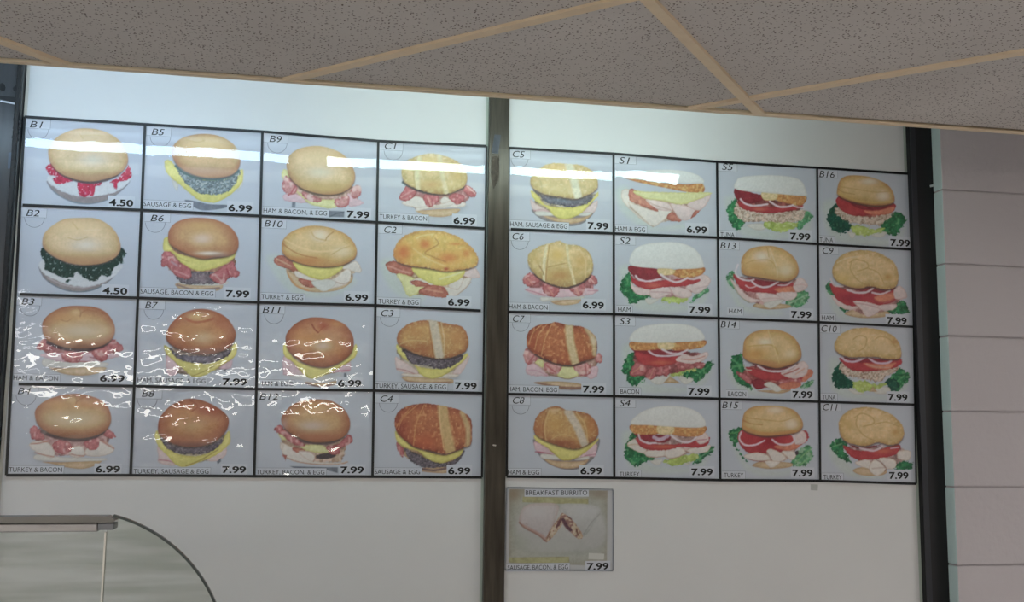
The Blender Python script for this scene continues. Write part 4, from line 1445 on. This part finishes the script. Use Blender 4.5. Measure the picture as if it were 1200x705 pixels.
def make_card(code, px, crop, art, label, group, code_box, code_txt, semi, caption, price, wrinkle, bg=(161,167,182)):
    """px: four corners in the photo (tl, tr, br, bl); the other positions are in the enlarged frame of crop."""
    ox, oy = crop
    wall = [on_y(*p) for p in px]
    Hw = homog(px, [(w[0], w[2]) for w in wall])                 # photo -> wall plane
    def W(x, y):
        a, b = happly(Hw, ox + x/SC, oy + y/SC); return float(a), float(b)
    U = homog([(0,0),(1,0),(1,1),(0,1)], px)
    org = (float((wall[2][0]+wall[3][0])/2), 0.0, float((wall[2][2]+wall[3][2])/2))
    t = thing('menu_card', label, 'menu card', org, group)
    O_ = np.array(org)
    MB().prism([np.array([w[0], 0, w[2]])-O_ for w in wall], (0, Y_BACK, 0)).build('backing', M_PAPER, t)
    # printed photograph
    u, v = np.meshgrid(np.linspace(.004, .996, NU), np.linspace(.996, .004, NV))
    gx, gy = happly(U, u, v)
    cx, cy = (gx-ox)*SC, (gy-oy)*SC
    pr = Print(cx, cy, sum(map(ord, code))*13, bg); paint(pr, art)
    wx, wz = happly(Hw, gx, gy)
    co = np.stack([wx-O_[0], np.full_like(wx, Y_PRINT), wz-O_[2]], -1)
    me = grid_mesh('photo_print', co.reshape(-1, 3), NU, NV)
    at = me.color_attributes.new('ink', 'FLOAT_COLOR', 'POINT')
    rg = np.ones((NU*NV, 4), np.float32); rg[:, :3] = lin_print(pr.c).reshape(-1, 3)
    at.data.foreach_set('color', rg.ravel()); me.materials.append(M_PRINT)
    o = bpy.data.objects.new('photo_print', me); COL.objects.link(o); o.parent = t
    def hh(x, y, k): return W(x, y-k)[1]-W(x, y)[1]
    if code_txt:
        (bx0, by0, bx1, by1) = code_box
        x0, z1 = W(bx0, by0); x1, z0 = W(bx1, by1)
        s = slip('item_code_slip', x0, x1, z0, z1, Y_SLIP, t, org, 'rb' if semi is None else 'rb')
        a0, zb = W(code_txt[0], code_txt[1]); a1, _ = W(code_txt[2], code_txt[1])
        put_text('item_code', code, a0, a1, zb, hh(code_txt[0], code_txt[1], 44), Y_TEXT, M_INK, s, org, italic=True)
    if semi:
        r0 = semi[2]; mb = MB(); arc = []
        for th in np.linspace(0, math.pi, 25):
            arc.append((W(semi[0]+r0*math.cos(th), semi[1]+r0*math.sin(th)), W(semi[0]+(r0-3.2)*math.cos(th), semi[1]+(r0-3.2)*math.sin(th))))
        for (a, b), (c, d) in zip(arc, arc[1:]):
            mb.face([(a[0]-O_[0], Y_PRINT-.0002, a[1]-O_[2]), (c[0]-O_[0], Y_PRINT-.0002, c[1]-O_[2]), (d[0]-O_[0], Y_PRINT-.0002, d[1]-O_[2]), (b[0]-O_[0], Y_PRINT-.0002, b[1]-O_[2])])
        mb.build('thumb_notch_outline', M_LINE, t)
    if caption:
        s_, xl, yb, xr = caption[:4]
        x0, _ = W(xl-12, yb); x1, z0 = W(xr+14, yb+12); z1 = W(xr, yb-44)[1]
        x0 = max(x0, float(wall[3][0])+.004)
        sl = slip('caption_slip', x0, x1, z0, z1, Y_SLIP, t, org, 'tr')
        a0, _ = W(xl, yb); a1, zb = W(xr, yb); z0_ = zb
        put_text('caption', s_, a0, a1, zb, hh(xl, yb, 31), Y_TEXT, M_INKG, sl, org)
    p_, xl, yb, xr = price
    x0, z0 = W(xl-10, yb+10); x1, z1 = W(xr+12, yb-62)
    sl = slip('price_slip', x0, x1, z0, z1, Y_SLIP-.0001, t, org)
    a0, zb = W(xl, yb); a1, _ = W(xr, yb)
    put_text('price', p_, a0, a1, zb, hh(xl, yb, 47), Y_TEXT-.0002, M_INK, sl, org, bold=True)
    # clear sleeve: a real, slightly wrinkled sheet
    nu, nv = 72, 56
    u, v = np.meshgrid(np.linspace(.015, .985, nu), np.linspace(.985, .015, nv))
    gx, gy = happly(U, u, v); wx, wz = happly(Hw, gx, gy)
    sd = sum(map(ord, code))*31
    big = (vnoise(wx/.11, wz/.085, sd)-.5)*.0004
    wu, wv = wx/.060+wz/.09, wz/.036-wx/.12
    w1 = (vnoise(wu, wv, sd+5)*.62 + vnoise(wu*2.3, wv*2.3, sd+6)*.30 + vnoise(wu*5, wv*5, sd+7)*.08-.5)*.0024*wrinkle
    w2 = (vnoise(wx/.008, wz/.007, sd+8)-.5)*.00005*wrinkle
    edge = np.clip(np.minimum(np.minimum(u, 1-u), np.minimum(v, 1-v))/.06, 0, 1)
    yy = Y_SLEEVE + (big + w1 + w2)*edge
    if code == 'S1':                                     # this sleeve is dented, which widens its reflection
        yy = yy + .00045*np.exp(-((wz-W(400, 318)[1])/.032)**2)
    yy = np.clip(yy, -.00298, -.00175)
    co = np.stack([wx-O_[0], yy, wz-O_[2]], -1)
    me = grid_mesh('clear_sleeve', co.reshape(-1, 3), nu, nv)
    me.polygons.foreach_set('use_smooth', np.ones(len(me.polygons), bool)); me.materials.append(M_FILM)
    o = bpy.data.objects.new('clear_sleeve', me); COL.objects.link(o); o.parent = t
    return t, W, O_

S3_ = 'sausage'
# code: crop origin, code slip box, code text (left, baseline, right), notch arc, caption, price, description, wrinkle
T_ = [
 ('B1', 0,0,0, (20,130), (60,55,230,128), (88,113,178), (147,125,72), None, ('4.50',632,652,800), 'pale bagel with red jam and cream cheese', .06),
 ('B5', 0,0,1, (160,135), (65,80,238,150), (103,135,192), (165,147,72), ('SAUSAGE & EGG',48,640,376), ('6.99',632,660,795), 'pale bagel with grey sausage and yellow egg', .05),
 ('B9', 0,0,2, (300,145), (50,60,220,138), (92,125,178), (147,135,68), ('HAM & BACON, & EGG',50,632,488), ('7.99',625,645,782), 'pale bagel with ham, bacon and egg', .07),
 ('C1', 0,0,3, (430,155), (85,65,248,130), (122,115,202), (182,128,65), ('TURKEY & BACON',85,610,412), ('6.99',595,630,745), 'golden croissant with turkey and bacon', .05),
 ('B2', 0,1,0, (0,230), (155,80,322,150), (180,135,272), (238,145,70), None, ('4.50',705,672,877), 'pale bagel with dark filling and cream cheese', .15),
 ('B6', 0,1,1, (150,230), (118,112,292,182), (155,170,245), (188,180,70), ('SAUSAGE, BACON & EGG',85,685,588), ('7.99',672,692,835), 'brown bagel with sausage, bacon and egg', .15),
 ('B10', 0,1,2, (290,230), (95,160,268,225), (115,208,243), None, ('TURKEY & EGG',95,714,383), ('6.99',672,718,830), 'ring bagel with turkey and egg', .15),
 ('C2', 0,1,3, (430,230), (80,190,243,262), (118,250,202), None, ('TURKEY & EGG',78,746,355), ('6.99',557,751,707), 'orange kaiser roll with turkey and egg', .12),
 ('B3', 0,2,0, (0,340), (115,45,287,108), (147,98,237), (207,108,70), ('HAM & BACON',92,622,400), ('6.99',687,628,858), 'brown bagel with ham and bacon', .55),
 ('B7', 0,2,1, (150,340), (75,68,255,135), (117,122,207), (178,133,68), ('HAM, SAUSAGE, & EGG',65,640,533), ('7.99',650,652,820), 'reddish bagel with ham, sausage and egg', .85),
 ('B11', 0,2,2, (290,340), (85,100,258,165), (103,155,228), (183,165,67), ('HAM & EGG',78,660,313), ('6.99',622,662,783), 'dark dimpled bagel with ham and egg', .6),
 ('C3', 0,2,3, (430,340), (68,120,228,187), (97,178,182), (155,185,65), ('TURKEY, SAUSAGE, & EGG',58,680,543), ('7.99',605,680,755), 'brown croissant with turkey, sausage and egg', .12),
 ('B4', 0,3,0, (0,445), (85,45,265,105), (122,97,212), (180,105,70), ('TURKEY & BACON',60,633,427), ('6.99',657,637,827), 'brown bagel with turkey and bacon', .8),
 ('B8', 0,3,1, (150,445), (55,62,235,132), (95,115,182), (133,130,70), ('TURKEY, SAUSAGE & EGG',38,645,555), ('7.99',648,640,812), 'dark bagel with turkey, sausage and egg', .85),
 ('B12', 0,3,2, (290,445), (70,80,240,140), (82,135,212), None, ('TURKEY, BACON, & EGG',60,650,530), ('7.99',640,642,800), 'brown bagel with turkey, bacon and egg', .75),
 ('C4', 0,3,3, (430,445), (55,95,220,162), (92,150,177), (147,160,63), ('SAUSAGE & EGG',53,648,365), ('6.99',558,648,712), 'red-brown croissant with sausage and egg', .15),
 ('C5', 1,0,0, (585,165), (72,58,215,128), (92,112,175), (140,125,60), ('HAM, SAUSAGE & EGG',75,605,468), ('7.99',608,606,752), 'pale croissant with ham, sausage and egg', .05),
 ('S1', 1,0,1, (710,165), (60,100,208,165), (90,155,165), None, ('HAM & EGG',63,628,270), ('6.99',555,632,695), 'white bread sandwich with ham and egg', .12),
 ('S5', 1,0,2, (820,175), (125,90,258,157), (152,140,230), None, ('TUNA',142,605,238), ('7.99',622,620,760), 'white bread sandwich with tuna', .08),
 ('B16', 1,0,3, (930,185), (165,83,303,142), (175,132,280), None, ('TUNA',178,582,270), ('7.99',665,605,800), 'ring bagel with tuna and tomato', .08),
 ('C6', 1,1,0, (585,262), (72,55,210,122), (90,108,167), (142,120,60), ('HAM & BACON',68,592,332), ('6.99',573,582,720), 'golden croissant with ham and bacon', .12),
 ('S2', 1,1,1, (710,262), (65,80,205,150), (92,137,167), None, ('HAM',83,607,170), ('7.99',573,615,718), 'white bread sandwich with ham', .1),
 ('B13', 1,1,2, (820,270), (130,72,273,137), (140,123,250), None, ('HAM',200,572,287), ('7.99',628,600,768), 'ring bagel with ham and lettuce', .15),
 ('C9', 1,1,3, (930,275), (175,80,310,138), (198,130,273), None, ('HAM',193,588,275), ('7.99',643,612,778), 'kaiser roll with ham and tomato', .15),
 ('C7', 1,2,0, (585,355), (65,70,215,137), (93,128,175), (148,137,60), ('HAM, BACON, EGG',58,612,397), ('7.99',575,615,723), 'red-brown croissant with ham, bacon and egg', .3),
 ('S3', 1,2,1, (710,355), (60,90,203,160), (93,145,167), None, ('BACON',100,625,228), ('7.99',567,630,713), 'white bread sandwich with bacon', .3),
 ('B14', 1,2,2, (820,360), (132,88,273,150), (142,138,250), None, ('BACON',193,612,318), ('7.99',638,622,776), 'ring bagel with bacon and lettuce', .25),
 ('C10', 1,2,3, (930,365), (180,85,320,150), (190,138,297), None, ('TUNA',197,605,288), ('7.99',650,612,783), 'kaiser roll with tuna and lettuce', .3),
 ('C8', 1,3,0, (585,455), (60,45,215,115), (93,103,173), (147,118,60), ('HAM & EGG',60,592,275), ('6.99',558,590,708), 'brown croissant with ham and egg', .25),
 ('S4', 1,3,1, (710,455), (65,75,205,133), (93,122,168), None, ('TURKEY',93,605,230), ('7.99',587,597,735), 'white bread sandwich with turkey', .15),
 ('B15', 1,3,2, (820,455), (150,82,292,147), (153,135,267), None, ('TURKEY',165,612,300), ('7.99',637,605,776), 'ring bagel with turkey and tomato', .3),
 ('C11', 1,3,3, (930,455), (190,105,328,160), (200,150,302), None, ('TURKEY',205,625,330), ('7.99',657,622,790), 'kaiser roll with turkey and onion', .9),
]
for code, side, r, c, crop, cbox, ctxt, semi, cap, pri, desc, wr in T_:
    G = GR if side else GL
    px = [G[r][c], G[r][c+1], G[r+1][c+1], G[r+1][c]]
    make_card(code, px, crop, ART[code], 'menu card %s showing a %s, priced %s' % (code, desc, pri[0]),
              'sandwich cards on the %s menu board' % ('right' if side else 'left'), cbox, ctxt, semi, cap, pri, wr)

# burrito card in its own clear pocket under the right grid
bpx = [(594,571),(718,573.5),(718,668),(591.5,667)]
bt, BW, BO = make_card('burrito', bpx, (580,560), ART['burrito'], 'menu card of a cut breakfast burrito in clear pocket below the grid, priced 7.99',
    'single cards', None, None, None, ('SAUSAGE, BACON, & EGG',87,625,502), ('7.99',632,630,782), .25, bg=(160,160,162))
a0, z0 = BW(203, 127); a1, z1 = BW(645, 76)
s = slip('title_slip', a0, a1, z0, z1, Y_SLIP, bt, BO)
x0, zb = BW(210, 115); x1, _ = BW(635, 115)
put_text('title', 'BREAKFAST BURRITO', x0, x1, zb, BW(210, 84)[1]-zb, Y_TEXT, M_INKG, s, BO)
wl = [on_y(*p) for p in bpx]
for a, b in ((0,1),(1,2),(2,3),(3,0)):
    p, q = np.array(wl[a]), np.array(wl[b]); d = (q-p)/np.linalg.norm(q-p); n = np.cross(d, (0,1.0,0)); n *= .0022
    MB().prism([p-n-BO, q-n-BO, q+n-BO, p+n-BO], (0,-.0028,0)).build('pocket_weld', M_SLEEVE_EDGE, bt)
# strip of clear tape on the pocket
pts = [BW(645,515), BW(752,520), BW(748,560), BW(642,556)]
MB().prism([(p[0]-BO[0], Y_SLIP-.0002, p[1]-BO[2]) for p in pts], (0,-.0002,0)).build('clear_tape', mat('frosted tape', (206,206,200), .3), bt)

# black tape lines: each strip a part of its board's tape grid
def strip(p, q, w, parent, org, y=Y_TAPE, y0=-.0031):
    p, q = np.array(on_y(*p))+(0,y0,0), np.array(on_y(*q))+(0,y0,0); d = (q-p)/np.linalg.norm(q-p)
    n = np.array([-d[2], 0, d[0]])*w/2
    return MB().prism([v-np.array(org) for v in (p-n, q-n, q+n, p+n)], (0, y, 0)).build('tape_strip', M_TAPE, parent)
for G, lab, ends in ((GL, 'black tape grid framing the sixteen cards on the left board', [(0,0),(3,0),(5,-4),(9,0),(0,0)]),
               (GR, 'black tape grid framing the sixteen cards on the right board', [(0,0),(3,0),(0,0),(0,0),(0,0)])):
    org = tuple(on_y(*G[4][2])); tg = thing('tape_grid', lab, 'tape', org)
    for r in range(5):
        for c in range(4):
            a, b = list(G[r][c]), list(G[r][c+1])
            if c == 0: a[0] += ends[r][0]
            if c == 3: b[0] += ends[r][1]
            strip(a, b, .0068, tg, org)
    for c in range(5):
        for r in range(4):
            strip(G[r][c], G[r+1][c], .0064 if c < 4 else .0052, tg, org, -.0004)

# ------------------------------------------------------------------ curved glass guard of the display counter, lower left
CY = CAM[1] + 1.30                                    # near end panel of the case
def Q(px, py, y=CY): return on_y(px, py, y)
def reflection_bands(m):
    """Reflection bands painted into the glass tint as stretched noise."""
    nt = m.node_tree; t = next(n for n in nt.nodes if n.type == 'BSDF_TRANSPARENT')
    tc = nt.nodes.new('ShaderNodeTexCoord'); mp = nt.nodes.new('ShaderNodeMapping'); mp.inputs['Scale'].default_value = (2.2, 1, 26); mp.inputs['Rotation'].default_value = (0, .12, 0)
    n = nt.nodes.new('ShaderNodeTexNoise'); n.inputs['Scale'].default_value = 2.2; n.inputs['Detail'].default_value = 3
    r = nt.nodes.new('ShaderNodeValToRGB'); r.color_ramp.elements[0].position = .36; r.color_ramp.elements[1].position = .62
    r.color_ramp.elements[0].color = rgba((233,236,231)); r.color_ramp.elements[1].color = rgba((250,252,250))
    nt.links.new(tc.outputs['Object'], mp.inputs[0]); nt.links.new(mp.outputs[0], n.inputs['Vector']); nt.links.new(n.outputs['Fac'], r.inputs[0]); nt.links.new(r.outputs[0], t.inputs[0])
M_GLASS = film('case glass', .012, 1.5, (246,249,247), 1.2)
reflection_bands(M_GLASS)  # streaky reflections are put into the tint of the panes
M_GEDGE = mat('dark glass edge', (62,70,68), .2, spec=.5)
M_RAIL = mat('satin steel rail', (158,156,156), .26, metal=.85, noise=(8,.5,(140,138,138),(.3,6,6)))
M_CAP = mat('grey plastic cap', (122,124,128), .45)
M_SILV = mat('polished glass seam', (225,222,212), .25)
case = thing('glass_guard', 'curved glass display guard with steel top rail, lower left corner', 'glass guard')
cx, cz = Q(69, 791)[0], Q(69, 791)[2]; Rr = Q(264, 791)[0]-cx
arc = [(cx+Rr*math.sin(t), cz+Rr*math.cos(t)) for t in np.linspace(math.radians(15.5), math.radians(92), 28)]
xl = Q(0, 610)[0]-.55; top_z = Q(60, 611)[2]; low_z = cz-.28
prof = [(xl, low_z), (xl, top_z), (Q(122,611)[0], top_z)] + arc + [(arc[-1][0]-.004, low_z)]
DEPTH = .014
seam_x = Q(121.5, 660)[0]
# flat end panels: a square pane and the curved pane, 
for yy in (CY,):
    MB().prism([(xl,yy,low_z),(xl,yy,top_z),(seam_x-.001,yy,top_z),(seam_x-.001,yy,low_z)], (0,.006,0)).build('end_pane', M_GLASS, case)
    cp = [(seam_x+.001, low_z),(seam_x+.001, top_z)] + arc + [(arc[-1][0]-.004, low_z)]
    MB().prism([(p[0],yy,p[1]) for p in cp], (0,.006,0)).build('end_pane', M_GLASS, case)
    mb = MB()
    for p, q in zip(arc, arc[1:]):
        mb.prism([(p[0],yy-.0006,p[1]),(q[0],yy-.0006,q[1]),(q[0]+(q[0]-cx)/Rr*.0027,yy-.0006,q[1]+(q[1]-cz)/Rr*.0027),(p[0]+(p[0]-cx)/Rr*.0027,yy-.0006,p[1]+(p[1]-cz)/Rr*.0027)], (0,.007,0))
    mb.build('glass_edge', M_GEDGE, case)
    MB().box(seam_x-.001, seam_x+.001, yy-.001, yy+.006, low_z, top_z-.012).build('pane_joint', M_SILV, case)
# curved front glass between the end panels
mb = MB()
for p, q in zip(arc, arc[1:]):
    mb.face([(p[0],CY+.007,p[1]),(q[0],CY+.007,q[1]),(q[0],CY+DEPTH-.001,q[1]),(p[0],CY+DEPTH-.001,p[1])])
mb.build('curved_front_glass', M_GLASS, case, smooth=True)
# top: thin ledge with a chamfered nose, and the rail under it
te = Q(126, 604); tn = Q(137, 608.5)
lz = Q(60, 606)[2]
MB().prism([(xl,CY-.006,lz-.006),(xl,CY-.006,lz),(te[0],CY-.006,lz+.0015),(tn[0],CY-.006,tn[2]),(tn[0]-.004,CY-.006,tn[2]-.003)], (0,DEPTH+.012,0)).build('top_ledge', mat('smoked ledge', (112,110,106), .3, metal=.3), case)
rz1, rz0 = lz-.0065, Q(60, 623)[2]
MB().box(xl, Q(115,615)[0], CY-.003, CY+.03, rz0, rz1).build('rail', M_RAIL, case, bevel=.0015)
MB().box(Q(115.2,615)[0], Q(133.5,615)[0], CY-.0032, CY+.028, Q(120,620.5)[2], rz1-.0005).build('corner_cap', M_CAP, case, bevel=.001)
rebase(case, ((xl+arc[-1][0])/2, CY+DEPTH/2, low_z))
# counter the guard stands on (below the frame)
ctr = thing('counter', 'white enamelled counter under the curved glass guard', 'counter')
MB().box(xl-.1, arc[-1][0]+.08, CY-.08, CY+.55, low_z-.04, low_z-.0005).build('worktop', mat('grey worktop', (170,170,168), .35), ctr, bevel=.004)
MB().box(xl-.08, arc[-1][0]+.05, CY-.04, CY+.52, FLOOR_Z+.09, low_z-.04).build('body', mat('white enamel body', (214,214,210), .35), ctr, bevel=.004)
MB().box(xl-.05, arc[-1][0]+.0, CY+.02, CY+.5, FLOOR_Z, FLOOR_Z+.09).build('kick_base', M_BLACKMET, ctr)
rebase(ctr, ((xl+arc[-1][0])/2, CY+.25, FLOOR_Z))
